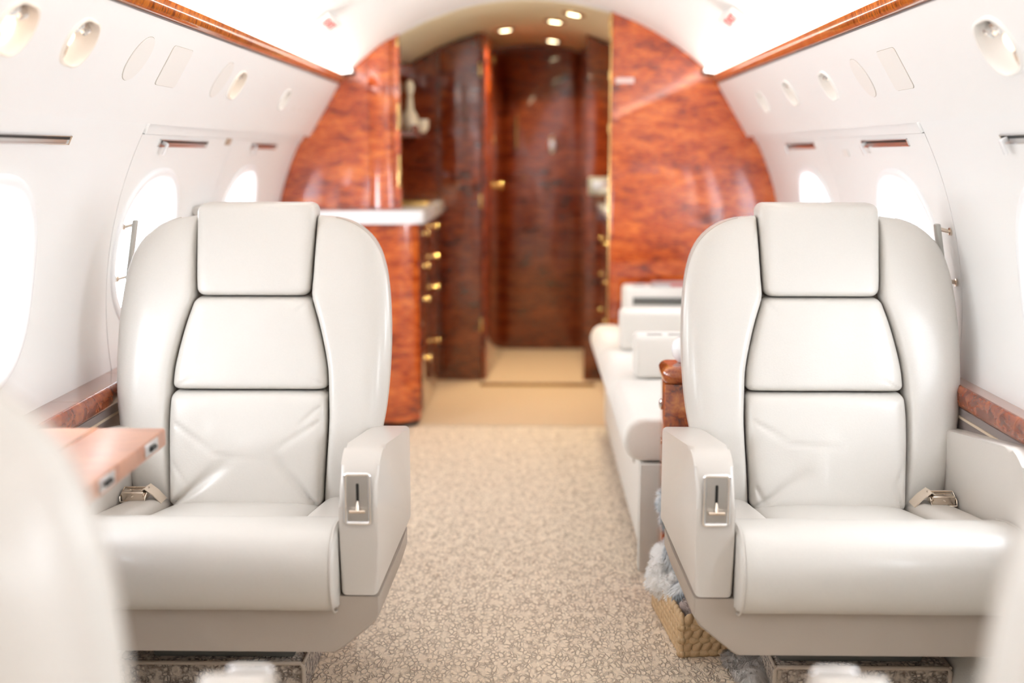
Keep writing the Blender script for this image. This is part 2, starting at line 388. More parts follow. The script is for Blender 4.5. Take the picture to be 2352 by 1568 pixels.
# exit hatch handles
def handle(sd, y, z0, z1, label):
    t = lambda z: Vector((CX+sd*cx_at(z), y, z))
    e = empty('hatch_handle', t((z0+z1)/2)); tag(e, label, 'handle')
    o = -e.location
    off = Vector((-sd*0.034, 0.0, 0.008))
    a, b = t(z1)+o, t(z0)+o
    for q in (a, b): tube('post', [q+Vector((sd*0.004, 0, 0)), q+Vector((-sd*0.001, 0, 0)), q+Vector((-sd*0.0012, 0, 0)), q+Vector((-sd*0.005, 0, 0)), q+Vector((-sd*0.0052, 0, 0)), q+off], [0.010, 0.010, 0.010, 0.010, 0.005, 0.005], NICKEL, e, 12)
    d = (a-b).normalized(); mid = (a+b)/2+off
    ang = math.atan2(d.x, d.z)
    M = Matrix.Translation(mid) @ Matrix.Rotation(ang, 4, 'Y')
    box('grip', -0.006, 0.006, -0.012, 0.012, -(a-b).length/2-0.012, (a-b).length/2+0.012, GRIP, e, bev=0.004, seg=3, mt=M)
    return e
handle(-1, 3.015, 0.862, 1.00, 'white upright pull handle on the left exit hatch')
handle(1, 2.875, 0.872, 1.00, 'white upright pull handle on the right exit hatch')

# ceiling headliner
ce = empty('ceiling', kind='structure')
aa = math.asin((1.536-CZ)/CR)
def ring(R, a0, a1, n=40): return [(CX+R*math.cos(a0+(a1-a0)*k/n), CZ+R*math.sin(a0+(a1-a0)*k/n)) for k in range(n+1)]
prism('headliner', ring(CR, aa, PI-aa)+ring(CR+0.015, aa, PI-aa)[::-1], Y0, YB+0.0, HEAD, ce)
prism('vestibule_headliner', ring(CR-0.004, math.radians(35), math.radians(145))+ring(CR+0.015, math.radians(35), math.radians(145))[::-1], YB+0.05, YE+0.02, mat('vestibule_warm_tint', (0.86, 0.78, 0.54), 0.5), ce)  # warm lamp light tinted into this ceiling's colour
prism('transition_band', ring(CR-0.002, math.radians(52), math.radians(122))+ring(CR+0.015, math.radians(52), math.radians(122))[::-1], YB+0.001, YB+0.049, HEAD, ce)

# overhead service panels, trims, coves
VA, VB = (0.93, 1.272), (0.802, 1.486)
vlen = math.hypot(VB[0]-VA[0], VB[1]-VA[1])
def vframe(sd, y, s):
    """matrix on the valance face: local x = along the cabin (+y), local y = up the face, local z = out of the face into the cabin"""
    ex = Vector((0, 1, 0)); ey = Vector((sd*(VB[0]-VA[0]), 0, VB[1]-VA[1])).normalized()
    ez = ex.cross(ey)
    if ez.x*sd > 0: ez = -ez; 
    p = Vector((CX+sd*(VA[0]+(VB[0]-VA[0])*s), y, VA[1]+(VB[1]-VA[1])*s))
    M = Matrix((ex, ey, ez)).transposed().to_4x4(); M.translation = p
    return M
def hexoct(a, b, c):
    return [(-a+c, -b), (a-c, -b), (a, -b+c), (a, b-c), (a-c, b), (-a+c, b), (-a, b-c), (-a, -b+c)]
def roundpoly(poly, r, n=4):
    out = []; m = len(poly)
    for i in range(m):
        p0, p, p1 = Vector(poly[i-1]), Vector(poly[i]), Vector(poly[(i+1) % m])
        a, b = (p0-p), (p1-p); la = min(r, a.length*0.48); lb = min(r, b.length*0.48)
        A, B = p+a.normalized()*la, p+b.normalized()*lb
        for k in range(n+1):
            t = k/n; q = (1-t)**2*A+2*t*(1-t)*p+t*t*B; out.append((q.x, q.y))
    return out
POD = roundpoly([(-0.055, -0.045), (0.030, -0.052), (0.068, -0.012), (0.055, 0.045), (-0.030, 0.052), (-0.068, 0.012)], 0.03, 5)
PODM = roundpoly([(-0.040, -0.045), (0.025, -0.050), (0.045, -0.010), (0.035, 0.045), (-0.020, 0.048), (-0.045, 0.010)], 0.022, 5)
pods = [(-1, 1.965, 0.60, 1.0, 'glowing reading light recess at the top left corner of the photo'),
        (-1, 2.24, 0.61, 1.0, 'reading light recess with chrome air nozzles beside the cut-off corner one'),
        (-1, 3.44, 0.57, 0.9, 'small lit reading light recess just beyond the far oval cover on the left panel'),
        (-1, 4.12, 0.52, 0.8, 'faint reading light recess nearest the bulkhead on the left panel'),
        (1, 2.135, 0.52, 1.15, 'large reading light recess with slatted chrome vent at the right edge'),
        (1, 3.33, 0.52, 0.9, 'reading light recess with a dark green eyeball on the right panel'),
        (1, 3.80, 0.54, 0.9, 'reading light recess between the dark eyeball one and the one nearest the bulkhead'),
        (1, 4.27, 0.51, 0.85, 'reading light recess nearest the bulkhead on the right panel')]
for sd, side in ((-1, 'left'), (1, 'right')):
    r_ = empty('service_console'); tag(r_, 'long sloping white overhead service panel above the %s windows' % side, 'overhead console')
    poly = [(CX+sd*x, z) for x, z in [(0.925, 1.268), (0.93, 1.272-0.004), VA, VB, (0.806, 1.488), (0.835, 1.492), (0.958, 1.285), (0.948, 1.272)]]
    poly = [(CX+sd*x, z) for x, z in [(0.934, 1.266), VA, VB, (0.806, 1.488), (0.828, 1.492), (0.946, 1.284), (0.943, 1.268)]]
    bmc = bmesh.new()
    o = prism('panel', poly, Y0, YB-0.002, WHITE, r_)
    for (s2, y, s, sc, lb) in pods:
        if s2 != sd: continue
        M = vframe(sd, y, s)
        A = [bmc.verts.new(M @ Vector((p[0]*sc*0.97, p[1]*sc*0.97*(1 if sd < 0 else 1), -0.05))) for p in POD]
        B = [bmc.verts.new(M @ Vector((p[0]*sc*0.97, p[1]*sc*0.97, 0.02))) for p in POD]
        bmc.faces.new(A); bmc.faces.new(B[::-1])
        for k in range(len(A)): bmc.faces.new([A[k], A[(k+1) % len(A)], B[(k+1) % len(A)], B[k]])
    cut(o, bmc)
    def flat(name, pts, y, s, m, h=0.0016):
        M = vframe(sd, y, s); bm = bmesh.new()
        A = [bm.verts.new(M @ Vector((p[0], p[1], -0.001))) for p in pts]; B = [bm.verts.new(M @ Vector((p[0], p[1], h))) for p in pts]
        bm.faces.new(A); bm.faces.new(B[::-1])
        for k in range(len(A)): bm.faces.new([A[k], A[(k+1) % len(A)], B[(k+1) % len(A)], B[k]])
        return finish(name, bm, m, r_, 30)
    def cover(pts, y, s):
        g = [(p[0]*1.03, p[1]*1.02) for p in pts]
        flat('cover_gap', g, y, s, GREY if False else STITCH, 0.0005); flat('cover', pts, y, s, COVER, 0.0018)
    ov = supe(0.052, 0.055, 36, 2.1); ov = [(x+0.25*z_, z_) for x, z_ in ov]
    rc = roundpoly([(-0.075, -0.052), (0.075, -0.052), (0.075, 0.052), (-0.075, 0.052)], 0.012, 3)
    if sd < 0:
        cover(ov, 2.575, 0.60); cover(rc, 2.83, 0.60); cover(ov, 3.265, 0.59)
        for k in range(4): flat('placard', [(-0.03, -0.006), (0.03, -0.006), (0.03, 0.006), (-0.03, 0.006)], 4.35+0.13*k, 0.42, COVER, 0.001)
    else:
        cover(roundpoly([(-0.065, -0.052), (0.065, -0.052), (0.065, 0.052), (-0.065, 0.052)], 0.012, 3), 2.725, 0.53); cover([(x*0.95, z_) for x, z_ in ov], 2.99, 0.52)
    # wood strip with cove above
    tr = empty('trim_%d' % (1 if sd < 0 else 2), kind='structure')
    prism('wood_strip', [(CX+sd*x, z) for x, z in [(0.803, 1.4905), (0.792, 1.493), (0.786, 1.500), (0.778, 1.524), (0.800, 1.526), (0.818, 1.497)]], Y0, YB-0.002, WOODS, tr, smooth=50)
    prism('cove_strip', [(CX+sd*x, z) for x, z in [(0.782, 1.5265), (0.766, 1.530), (0.738, 1.533), (0.742, 1.545), (0.80, 1.54)]], Y0, 4.90, DIFF, tr)
    prism('dark_gap', [(CX+sd*x, z) for x, z in [(0.752, 1.534), (0.745, 1.540), (0.765, 1.55), (0.77, 1.54)]], Y0, YB-0.001, BLACK, tr)
    box('end_block', CX+sd*0.735, CX+sd*0.79, 4.902, YB-0.001, 1.520, 1.545, BLACK, tr, bev=0.002)

for (sd, y, s, sc, lb) in pods:
    e = empty('reading_light'); e.matrix_world = vframe(sd, y, s); tag(e, lb, 'reading light')
    P = [(p[0]*sc, p[1]*sc) for p in POD]; n = len(P)
    bm = bmesh.new(); rings = []
    for (g, h) in [(1.06, 0.0), (1.04, 0.004), (0.97, 0.005), (0.93, 0.001), (0.88, -0.015), (0.70, -0.032), (0.35, -0.040)]:
        rings.append([bm.verts.new((p[0]*g, p[1]*g, h)) for p in P])
    for A, B in zip(rings, rings[1:]):
        for k in range(n): bm.faces.new([A[k], A[(k+1) % n], B[(k+1) % n], B[k]])
    bm.faces.new(rings[-1])
    finish('bowl', bm, WARMB if lb.startswith(('glow', 'reading light recess with chrome', 'small lit')) else COVER, e, 60)
    if y < 2.1 and sd < 0:
        lathe('lens', [(0.0005, -0.030), (0.034, -0.030), (0.036, -0.022), (0.026, -0.012), (0.0005, -0.010)], LENS, e, 24, Matrix.Translation((0, -0.012, 0)))
    else:
        lathe('lens', [(0.0005, -0.036), (0.020*sc, -0.036), (0.022*sc, -0.026), (0.014*sc, -0.018), (0.0005, -0.016)], LENS, e, 20, Matrix.Translation((0.0, -0.004, 0)))
    # air nozzles
    for (ax, ay, r) in ((-0.012, 0.030, 0.014), (0.026, 0.026, 0.011)):
        M = Matrix.Translation((ax*sc, ay*sc, -0.016)) @ Matrix.Rotation(0.5, 4, 'X')
        bm = bm_lathe(bmesh.new(), [(0.0005, -0.012), (r*sc, -0.012), (r*sc*1.1, 0.0), (r*sc, 0.010), (r*sc*0.75, 0.012), (r*sc*0.65, 0.006), (0.0005, 0.005)], 16, M)
        finish('air_nozzle', bm, BLACK if ('dark green' in lb and ax < 0) else CHROME, e, 40)
    M = Matrix.Translation((-0.035*sc, -0.030*sc, -0.010))
    if sc >= 0.9:
        bm = bmesh.new()
        for k in range(4): bm_box(bm, -0.011, 0.011, -0.013+0.007*k, -0.010+0.007*k, -0.003, 0.004, 0.001, 1, M @ Matrix.Rotation(0.5, 4, 'Z'))
        bm_tube(bm, [M @ Vector((0.015*math.cos(t), 0.018*math.sin(t), 0.002)) for t in [2*PI*k/16 for k in range(16)]], 0.002, 6, True)
        finish('vent_grille', bm, NICKEL, e)

# exit signs on the headliner
def exit_sign(y, sd, label):
    z = 1.625; th = math.atan2(z-CZ, cx_at(z)); n = Vector((-sd*math.cos(th), 0, -math.sin(th)))
    p = Vector((CX+sd*cx_at(z), y, z)); up = Vector((-sd*math.sin(th), 0, math.cos(th)))
    ex = up.cross(n)
    M = Matrix((ex, up, n)).transposed().to_4x4(); M.translation = p
    e = empty('exit_sign'); e.matrix_world = M; tag(e, label, 'sign')
    # wedge housing: face turned toward the viewer's end of the cabin
    back = 1 if ex.y > 0 else -1
    bm = bmesh.new()
    L, Hh = 0.085, 0.028
    vs = [(-L*back, 0.002), (L*back, 0.002), (L*back, 0.034), (0.055*back, 0.040), (-L*0.9*back, 0.006)]
    A = [bm.verts.new((x, -Hh, z_)) for x, z_ in vs]; B = [bm.verts.new((x, Hh, z_)) for x, z_ in vs]
    bm.faces.new(A); bm.faces.new(B[::-1])
    for k in range(5): bm.faces.new([A[k], A[(k+1) % 5], B[(k+1) % 5], B[k]])
    bmesh.ops.bevel(bm, geom=list(bm.edges), offset=0.003, segments=2, affect='EDGES')
    finish('housing', bm, COVER, e)
    cu = bpy.data.curves.new('exit_text', 'FONT'); cu.body = 'EXIT'; cu.size = 0.036; cu.align_x = 'CENTER'; cu.align_y = 'CENTER'; cu.extrude = 0.0004
    to = bpy.data.objects.new('tmp', cu); COL.objects.link(to)
    dg = bpy.context.evaluated_depsgraph_get(); me = bpy.data.meshes.new_from_object(to.evaluated_get(dg)); bpy.data.objects.remove(to)
    slope = math.atan2(0.034, (0.055+0.0765))
    me.transform(Matrix.Translation((-0.01*back, 0, 0.0253)) @ Matrix.Rotation(-slope*back, 4, 'Y'))
    me.materials.clear(); link('lettering', me, RED, e)
exit_sign(3.80, -1, 'small white wedge sign with red EXIT lettering on the left of the headliner')
exit_sign(3.69, 1, 'small white wedge sign with red EXIT lettering on the right of the headliner')

# side ledges
for sd, side, zt, fx in ((-1, 'left', 0.627, 1.032), (1, 'right', 0.640, 1.026)):
    e = empty('side_ledge'); tag(e, 'wood-veneered window ledge with a lacquered rail along the %s wall' % side, 'ledge')
    ys = [Y0, 2.55, 2.90, 4.10, YB-0.002] if sd < 0 else [Y0, 2.36, 2.86, 3.9, YB-0.002]
    wx = abs(CX+sd*cx_at(zt))-0.001
    for a, b in zip(ys, ys[1:]):
        prism('ledge_top', [(sd*x, z) for x, z in [(wx, zt-0.018), (wx, zt), (fx+0.013, zt), (fx+0.013, zt-0.018)]], a+0.0006, b-0.0006, WOODL, e)
        prism('rail', roundpoly([(sd*x, z) for x, z in [(fx+0.0125, zt+0.003), (fx+0.002, zt+0.002), (fx-0.006, zt-0.012), (fx-0.002, zt-0.048), (fx+0.0125, zt-0.048)]], 0.008, 3), a+0.0006, b-0.0006, WOODR, e)
    prism('drawer_panel', [(sd*x, z) for x, z in [(wx, zt-0.050), (fx+0.004, zt-0.050), (fx+0.006, zt-0.13), (wx-0.02, zt-0.15)]], Y0, YB-0.002, TAUPE, e)
    for zz in (zt-0.072, zt-0.118):
        prism('tan_line', [(sd*x, z) for x, z in [(fx+0.0045, zz+0.003), (fx+0.0015, zz+0.003), (fx+0.0020, zz-0.003), (fx+0.0055, zz-0.003)]], Y0, YB-0.002, TANLINE, e)
    prism('dark_recess', [(sd*x, z) for x, z in [(wx-0.02, zt-0.151), (fx+0.010, zt-0.138), (fx+0.014, zt-0.20), (wx-0.03, zt-0.21)]], Y0, YB-0.002, GREY, e)

# padded box on the left wall
e = empty('wall_box', (-1.035, 3.79, 0.632)); tag(e, 'cream padded box on the left ledge between the exit window and the far window', 'box')
box('body', -0.045, 0.045, -0.15, 0.15, 0.0, 0.36, LEA2, e, bev=0.012, seg=3)
box('cap', -0.052, 0.052, -0.157, 0.157, 0.36, 0.395, LEA, e, bev=0.012, seg=3)
for (sd, y, z, l) in ((-1, 3.79, 1.232, 'small brown printed placard on the left wall between two shade slots'), (1, 3.62, 1.195, 'tiny printed placard on the right wall between the two windows')):
    x = CX+sd*cx_at(z); th = math.atan2(z-CZ, cx_at(z))
    e = box('placard', -0.001, 0.001, -0.03, 0.03, -0.012, 0.012, PRINT if sd < 0 else COVER, None, bev=0.0005)
    e.location = (x-sd*0.0025, y, z); e.rotation_euler = (0, -sd*th, 0); tag(e, l, 'placard')

# ------------------------------------------------------------------ wooden bulkheads, galley, vestibule
def circ_pts(x0, x1, R=CR, n=24):
    a0, a1 = math.acos(max(-1, min(1, (x0-CX)/R))), math.acos(max(-1, min(1, (x1-CX)/R)))
    return [(CX+R*math.cos(a0+(a1-a0)*k/n), CZ+R*math.sin(a0+(a1-a0)*k/n)) for k in range(n+1)]
RB = CR-0.001
bk = empty('wall_right_bulkhead', kind='structure')
prism('panel', [(0.345, 0.001)] + [(0.345, CZ+math.sqrt(RB**2-(0.345-CX)**2))] + [(CX+RB*math.cos(a), CZ+RB*math.sin(a)) for a in [math.radians(t) for t in range(70, -43, -3)] if CZ+RB*math.sin(a) > 0.0 and CX+RB*math.cos(a) > 0.36] + [(0.79, 0.001)],
      YB+0.001, YB+0.041, WOOD, bk, bev=0.0)
box('edge_trim', 0.330, 0.345, YB-0.003, YB+0.045, 0.001, 1.79, WOOD, bk, bev=0.004)
tube('brass_bead', [(0.331, YB-0.004, 0.02), (0.331, YB-0.004, 1.78)], 0.004, BRASS, bk)
for z in (1.74, 1.70, 1.52, 1.30): box('hinge', 0.322, 0.331, YB-0.004, YB+0.02, z-0.02, z+0.02, BRASS, bk, bev=0.002)
e = box('placard', 0.352, 0.430, YB-0.003, YB+0.0005, 1.488, 1.512, PINK, None, bev=0.001); tag(e, 'small pale pink plate high on the right wooden bulkhead', 'placard')  # plain pale pink plate on the panel

bk = empty('wall_left_bulkhead', kind='structure')
topz = lambda x: CZ+math.sqrt(RB**2-(x-CX)**2)
pl = [(-0.700, 0.96)] + [(-0.700, topz(-0.700))] + [(CX-RB*math.cos(a), CZ+RB*math.sin(a)) for a in [math.radians(t) for t in range(50, 10, -3)] if CX-RB*math.cos(a) < -0.705] + [(-1.095, 0.96)]
prism('panel', pl, YB+0.001, YB+0.04, WOOD, bk)
prism('lower_panel', [(-0.903, 0.05), (-0.903, 0.898)] + [(CX-RB*math.cos(a), CZ+RB*math.sin(a)) for a in [math.radians(t) for t in range(8, -37, -3)]], YB+0.001, YB+0.04, WOOD, bk)
qx = [(-0.698, YB-0.004), (-0.672, YB-0.018), (-0.640, YB-0.022), (-0.612, YB-0.018), (-0.598, YB-0.006), (-0.598, YB+0.05), (-0.698, YB+0.05)]
bm = bmesh.new(); A = [bm.verts.new((x, y, 0.96)) for x, y in qx]; B = [bm.verts.new((x, y, topz(x)-0.001)) for x, y in qx]
bm.faces.new(A); bm.faces.new(B[::-1])
for k in range(len(A)): bm.faces.new([A[k], A[(k+1) % len(A)], B[(k+1) % len(A)], B[k]])
finish('rounded_stile', bm, WOOD, bk, 60)
bm = bmesh.new(); qx = [(-0.596, YB), (-0.566, YB), (-0.566, YB+0.05), (-0.596, YB+0.05)]
A = [bm.verts.new((x, y, 0.96)) for x, y in qx]; B = [bm.verts.new((x, y, topz(x)-0.001)) for x, y in qx]
bm.faces.new(A); bm.faces.new(B[::-1])
for k in range(4): bm.faces.new([A[k], A[(k+1) % 4], B[(k+1) % 4], B[k]])
finish('edge_stile', bm, WOOD, bk, 30)
for z, h in ((1.66, 0.02), (1.35, 0.055), (1.12, 0.07)): box('hinge', -0.578, -0.566, YB-0.006, YB+0.01, z-h, z+h, BRASS, bk, bev=0.003)

# galley cabinet
ga = empty('galley_cabinet', (-0.75, 4.86, 0)); tag(ga, 'lacquered burl galley cabinet with rounded corner below the white counter', 'cabinet')
G = -ga.location
def gp(x, y): return (x+G.x, y+G.y)
prism('body', [gp(-0.90, 4.86), gp(-0.585, 4.86), gp(-0.56, 4.868), gp(-0.506, 4.915), gp(-0.494, 4.935), gp(-0.494, YV-0.002), gp(-0.90, YV-0.002)], 0.03, 0.900, WOOD, ga, axis='z', smooth=25)
prism('plinth', [gp(-0.86, 4.885), gp(-0.575, 4.885), gp(-0.51, 4.95), gp(-0.51, YV-0.01), gp(-0.86, YV-0.01)], 0.001, 0.03, BLACK, ga, axis='z')
zs = [(0.74, 0.885), (0.60, 0.73), (0.44, 0.59), (0.06, 0.43)]
for j, (ya, yb) in enumerate(((4.96, 5.44), (5.46, 5.94))):
    for (z0, z1) in zs:
        d = box('drawer', -0.495-ga.location.x, -0.486-ga.location.x, ya-4.86, yb-4.86, z0, z1, WOODD, ga, bev=0.002)
        yk = (ya+yb)/2-4.86-0.1
        lathe('knob', [(0.0005, 0), (0.009, 0), (0.006, 0.008), (0.013, 0.018), (0.010, 0.026), (0.0005, 0.028)], BRASS, d, 14, Matrix.Translation((0.2640, yk, (z0+z1)/2+0.03)) @ Matrix.Rotation(PI/2, 4, 'Y'))
co = empty('galley_counter', (-0.75, 4.86, 0.901)); tag(co, 'thick white galley counter with a rounded front corner behind the left chair', 'counter')
cp = roundpoly([(-1.06+0.75, -0.07), (-0.455+0.75, -0.07), (-0.455+0.75, YV-0.003-4.86), (-1.02+0.75, YV-0.003-4.86), (-1.02+0.75, 0.05)], 0.05, 6)
prism('slab', [(x, y) for x, y in cp], 0.0, 0.056, STONE, co, axis='z', bev=0.006, seg=3)
e = empty('warm_light_patch', (-0.60, 5.35, 0.958)); tag(e, 'pale gold tray standing in for warm light on the galley counter', 'patch')  # brass piece added for the warm light on the counter top
box('patch_base', -0.12, 0.12, -0.15, 0.15, 0.0, 0.008, BRASS, e, bev=0.003)
tube('rim', [(-0.12, -0.15, 0.014), (0.12, -0.15, 0.014), (0.12, 0.15, 0.014), (-0.12, 0.15, 0.014)], 0.006, BRASS, e, 8, True)
sh = empty('galley_shelf', (-0.72, 5.35, 1.27)); tag(sh, 'shaded wooden galley shelf carrying glassware behind the left bulkhead', 'shelf')
box('board', -0.25, 0.205, -0.30, 0.30, 0.0, 0.02, WOODD, sh); box('lip', 0.195, 0.205, -0.30, 0.30, 0.021, 0.05, WOODD, sh)
e = empty('decanter', (-0.552, 5.22, 1.291)); tag(e, 'pale gold stoppered decanter standing on the galley shelf', 'decanter')
IV = mat('ivory_glassware', (0.80, 0.70, 0.50), 0.15, coat=0.5)
lathe('body', [(0.0005, 0), (0.036, 0), (0.040, 0.01), (0.036, 0.07), (0.018, 0.10), (0.013, 0.15), (0.018, 0.155), (0.0005, 0.156)], IV, e, 20)
lathe('stopper', [(0.0005, 0.156), (0.008, 0.157), (0.017, 0.175), (0.022, 0.20), (0.014, 0.225), (0.0005, 0.23)], IV, e, 16)
for k, (x, y) in enumerate(((-0.515, 5.38), (-0.555, 5.44))):
    g = empty('tumbler', (x, y, 1.291)); tag(g, ('pale round cup beside the decanter, nearer the aisle', 'pale round cup behind the decanter, set deeper in the shelf')[k], 'cup', 'cups on the galley shelf')
    lathe('bowl', [(0.0005, 0), (0.018, 0), (0.032, 0.02), (0.034, 0.06), (0.031, 0.06), (0.028, 0.022), (0.0005, 0.01)], IV, g, 18)
up = empty('overhead_locker', (-0.75, 5.4, 1.55)); tag(up, 'shaded wooden locker above the galley shelf behind the left bulkhead', 'cabinet')
box('body', -0.10, 0.155, 0.0, 0.555, 0.0, 0.06, WOODD, up); box('door', 0.156, 0.168, 0.005, 0.55, 0.0, 0.06, WOODD, up)

# rear galley wall and tall closets
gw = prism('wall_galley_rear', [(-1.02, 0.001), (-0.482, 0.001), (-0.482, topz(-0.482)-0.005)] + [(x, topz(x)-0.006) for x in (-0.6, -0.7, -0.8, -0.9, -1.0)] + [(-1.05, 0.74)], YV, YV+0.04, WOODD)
gw['kind'] = 'structure'
tc = empty('tall_closet', (-0.375, YV, 0)); tag(tc, 'tall shaded burl closet beside the galley, its top following the ceiling', 'closet')
def tz(x): return topz(x)-0.008
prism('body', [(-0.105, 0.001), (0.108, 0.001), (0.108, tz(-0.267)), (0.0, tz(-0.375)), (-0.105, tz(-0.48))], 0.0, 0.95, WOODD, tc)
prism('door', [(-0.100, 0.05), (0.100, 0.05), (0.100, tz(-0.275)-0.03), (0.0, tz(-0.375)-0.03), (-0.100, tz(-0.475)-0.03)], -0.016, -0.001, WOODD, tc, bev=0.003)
for z in (1.62, 0.95, 0.3): box('hinge', 0.100, 0.112, -0.018, 0.02, z-0.035, z+0.035, BRASS, tc, bev=0.003)
# open door leaf along the passage
dl = empty('door_2', (-0.262, YV+0.01, 0), kind='structure'); dl.rotation_euler = (0, 0, -math.atan2(0.067, 0.9))
prism('leaf', [(0.0, 0.01), (0.88, 0.01), (0.88, 1.80), (0.0, 1.80)], 0.0, 0.02, wood('burl_veneer_red', [(0.07, 0.008, 0.003), (0.26, 0.035, 0.007), (0.42, 0.08, 0.015)], scale=(1.6, 1.6, 4.5)), dl, axis='x', bev=0.002)
M = Matrix.Translation((0.021, 0.42, 1.02)) @ Matrix.Rotation(PI/2, 4, 'Y')
lathe('knob', [(0.0005, 0), (0.024, 0), (0.024, 0.004), (0.010, 0.008), (0.010, 0.020), (0.022, 0.032), (0.018, 0.046), (0.0005, 0.05)], BRASS, dl, 20, M)
for z in (1.70, 1.27): box('strike', 0.020, 0.026, 0.38, 0.42, z-0.02, z+0.02, BRASS, dl, bev=0.002)
# rear wall with the lavatory door
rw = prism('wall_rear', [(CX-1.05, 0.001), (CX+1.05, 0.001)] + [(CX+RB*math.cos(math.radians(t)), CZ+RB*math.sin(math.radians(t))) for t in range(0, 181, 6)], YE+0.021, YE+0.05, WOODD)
rw['kind'] = 'structure'
dr = empty('door_1', (0.047, YE+0.02, 0), kind='structure')
dpl = [(-0.235, 0.01), (0.235, 0.01), (0.235, 1.775)] + [(0.235*math.cos(math.radians(t)), 1.775+0.03*math.sin(math.radians(t))) for t in range(15, 180, 15)] + [(-0.235, 1.775)]
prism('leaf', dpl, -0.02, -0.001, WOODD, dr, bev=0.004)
for s_ in (-1, 1): box('jamb', s_*0.242, s_*0.262, -0.03, 0.0, 0.001, 1.79, WOODD, dr, bev=0.003)
tube('pull_bar', [(-0.14, -0.045, 1.23), (-0.14, -0.045, 1.42)], 0.008, BRASS, dr)
for z in (1.25, 1.40): tube('pull_post', [(-0.14, -0.045, z), (-0.14, -0.018, z)], 0.005, BRASS, dr)
e = empty('reflection_disc', (0.12, YE-0.002, 1.25)); tag(e, 'small oval silver disc standing in for a reflection on the rear lavatory door', 'reflection')  # chrome oval added in place of a window's reflection on the door
lathe('disc', [(0.0005, 0), (0.030, 0), (0.032, 0.003), (0.028, 0.006), (0.0005, 0.006)], CHROME, e, 24, Matrix.Rotation(PI/2, 4, 'X') @ Matrix.Diagonal((1, 1.6, 1, 1)))
# right-hand closet and galley
rc_ = empty('right_closet', (0.45, YV, 0)); tag(rc_, 'narrow shaded burl closet right of the lavatory door', 'closet')
prism('body', [(-0.175, 0.001), (0.40, 0.001), (0.40, tz(0.85)-0.03), (0.2, tz(0.65)-0.02), (0.0, tz(0.45)), (-0.175, tz(0.275))], 0.0, 0.95, WOODD, rc_)
prism('door', [(-0.165, 0.05), (-0.055, 0.05), (-0.055, tz(0.395)-0.03), (-0.165, tz(0.285)-0.03)], -0.014, -0.001, WOODD, rc_, bev=0.003)
rg = empty('right_sideboard', (0.6, 5.5, 0)); tag(rg, 'low shaded wooden sideboard in the vestibule behind the right bulkhead', 'cabinet')
box('body', -0.245, 0.2, -0.50, 0.450, 0.001, 0.90, WOODD, rg); box('worktop', -0.262, 0.2, -0.505, 0.450, 0.901, 0.94, STONE, rg, bev=0.004)
for k, z in enumerate((0.78, 0.60, 0.42)):
    d = box('drawer', -0.252, -0.246, -0.45, 0.42, z-0.08, z+0.08, WOODD, rg, bev=0.002)
    for y in (-0.2, 0.2): lathe('knob', [(0.0005, 0), (0.008, 0), (0.006, 0.008), (0.012, 0.018), (0.0005, 0.026)], BRASS, d, 12, Matrix.Translation((-0.253, y, z)) @ Matrix.Rotation(-PI/2, 4, 'Y'))
ap = empty('wall_phone', (0.41, 5.94, 1.03)); tag(ap, 'grey appliance box above the vestibule sideboard', 'appliance')
box('body', -0.12, 0.10, -0.03, 0.028, -0.045, 0.045, PANELG, ap, bev=0.006); box('screen', -0.10, 0.08, -0.033, -0.0305, -0.03, 0.03, STEEL, ap, bev=0.001)
ap2 = box('napkin_box', 0.37, 0.52, 5.55, 5.75, 0.9405, 0.985, LEA2, None, bev=0.006); tag(ap2, 'small cream box on the vestibule sideboard', 'box')

# vestibule downlights
for k, (x, y, l) in enumerate(((-0.142, 6.05, 'round ceiling downlight beside the open door, leftmost of the four'), (0.108, 5.665, 'round ceiling downlight second from the cabin in the vestibule'),
                               (0.185, 5.28, 'round ceiling downlight nearest the cabin, highest in view'), (0.114, 6.60, 'round ceiling downlight above the lavatory door'))):
    z = CZ+math.sqrt((CR-0.004)**2-(x-CX)**2)-0.001
    e = empty('downlight', (x, y, z)); tag(e, l, 'ceiling light', 'vestibule downlights'); e.rotation_euler = (0, math.asin((x-CX)/CR), 0)
    bl = area('downlight_beam', (x, y, z-0.02), (0, 0, 0), 0.07, 0.07, 4.0, (1.0, 0.84, 0.56), 'DISK'); bl.data.spread = math.radians(110)
    lathe('ring', [(0.042, 0.0), (0.056, 0.0), (0.054, -0.006), (0.044, -0.008)], BRASS, e, 28)
    lathe('lens', [(0.0005, -0.001), (0.044, -0.001), (0.044, -0.004), (0.03, -0.008), (0.0005, -0.010)], DOWN, e, 28)

# ------------------------------------------------------------------ chairs
def interp(tab, z):
    if z <= tab[0][0]: return tab[0][1]
    for (a, va), (b, vb) in zip(tab, tab[1:]):
        if z <= b:
            t = (z-a)/(b-a); return va+(vb-va)*t
    return tab[-1][1]
def cat(tab, z):
    """smooth (Catmull-Rom) interpolation of a table"""
    n = len(tab)
    if z <= tab[0][0]: return tab[0][1]
    if z >= tab[-1][0]: return tab[-1][1]
    for i in range(n-1):
        if z <= tab[i+1][0]:
            z1, p1 = tab[i]; z2, p2 = tab[i+1]
            m1 = (p2-tab[i-1][1])/(z2-tab[i-1][0]) if i > 0 else (p2-p1)/(z2-z1)
            m2 = (tab[i+2][1]-p1)/(tab[i+2][0]-z1) if i+2 < n else (p2-p1)/(z2-z1)
            h = z2-z1; t = (z-z1)/h
            return (2*t**3-3*t*t+1)*p1+(t**3-2*t*t+t)*h*m1+(-2*t**3+3*t*t)*p2+(t**3-t*t)*h*m2
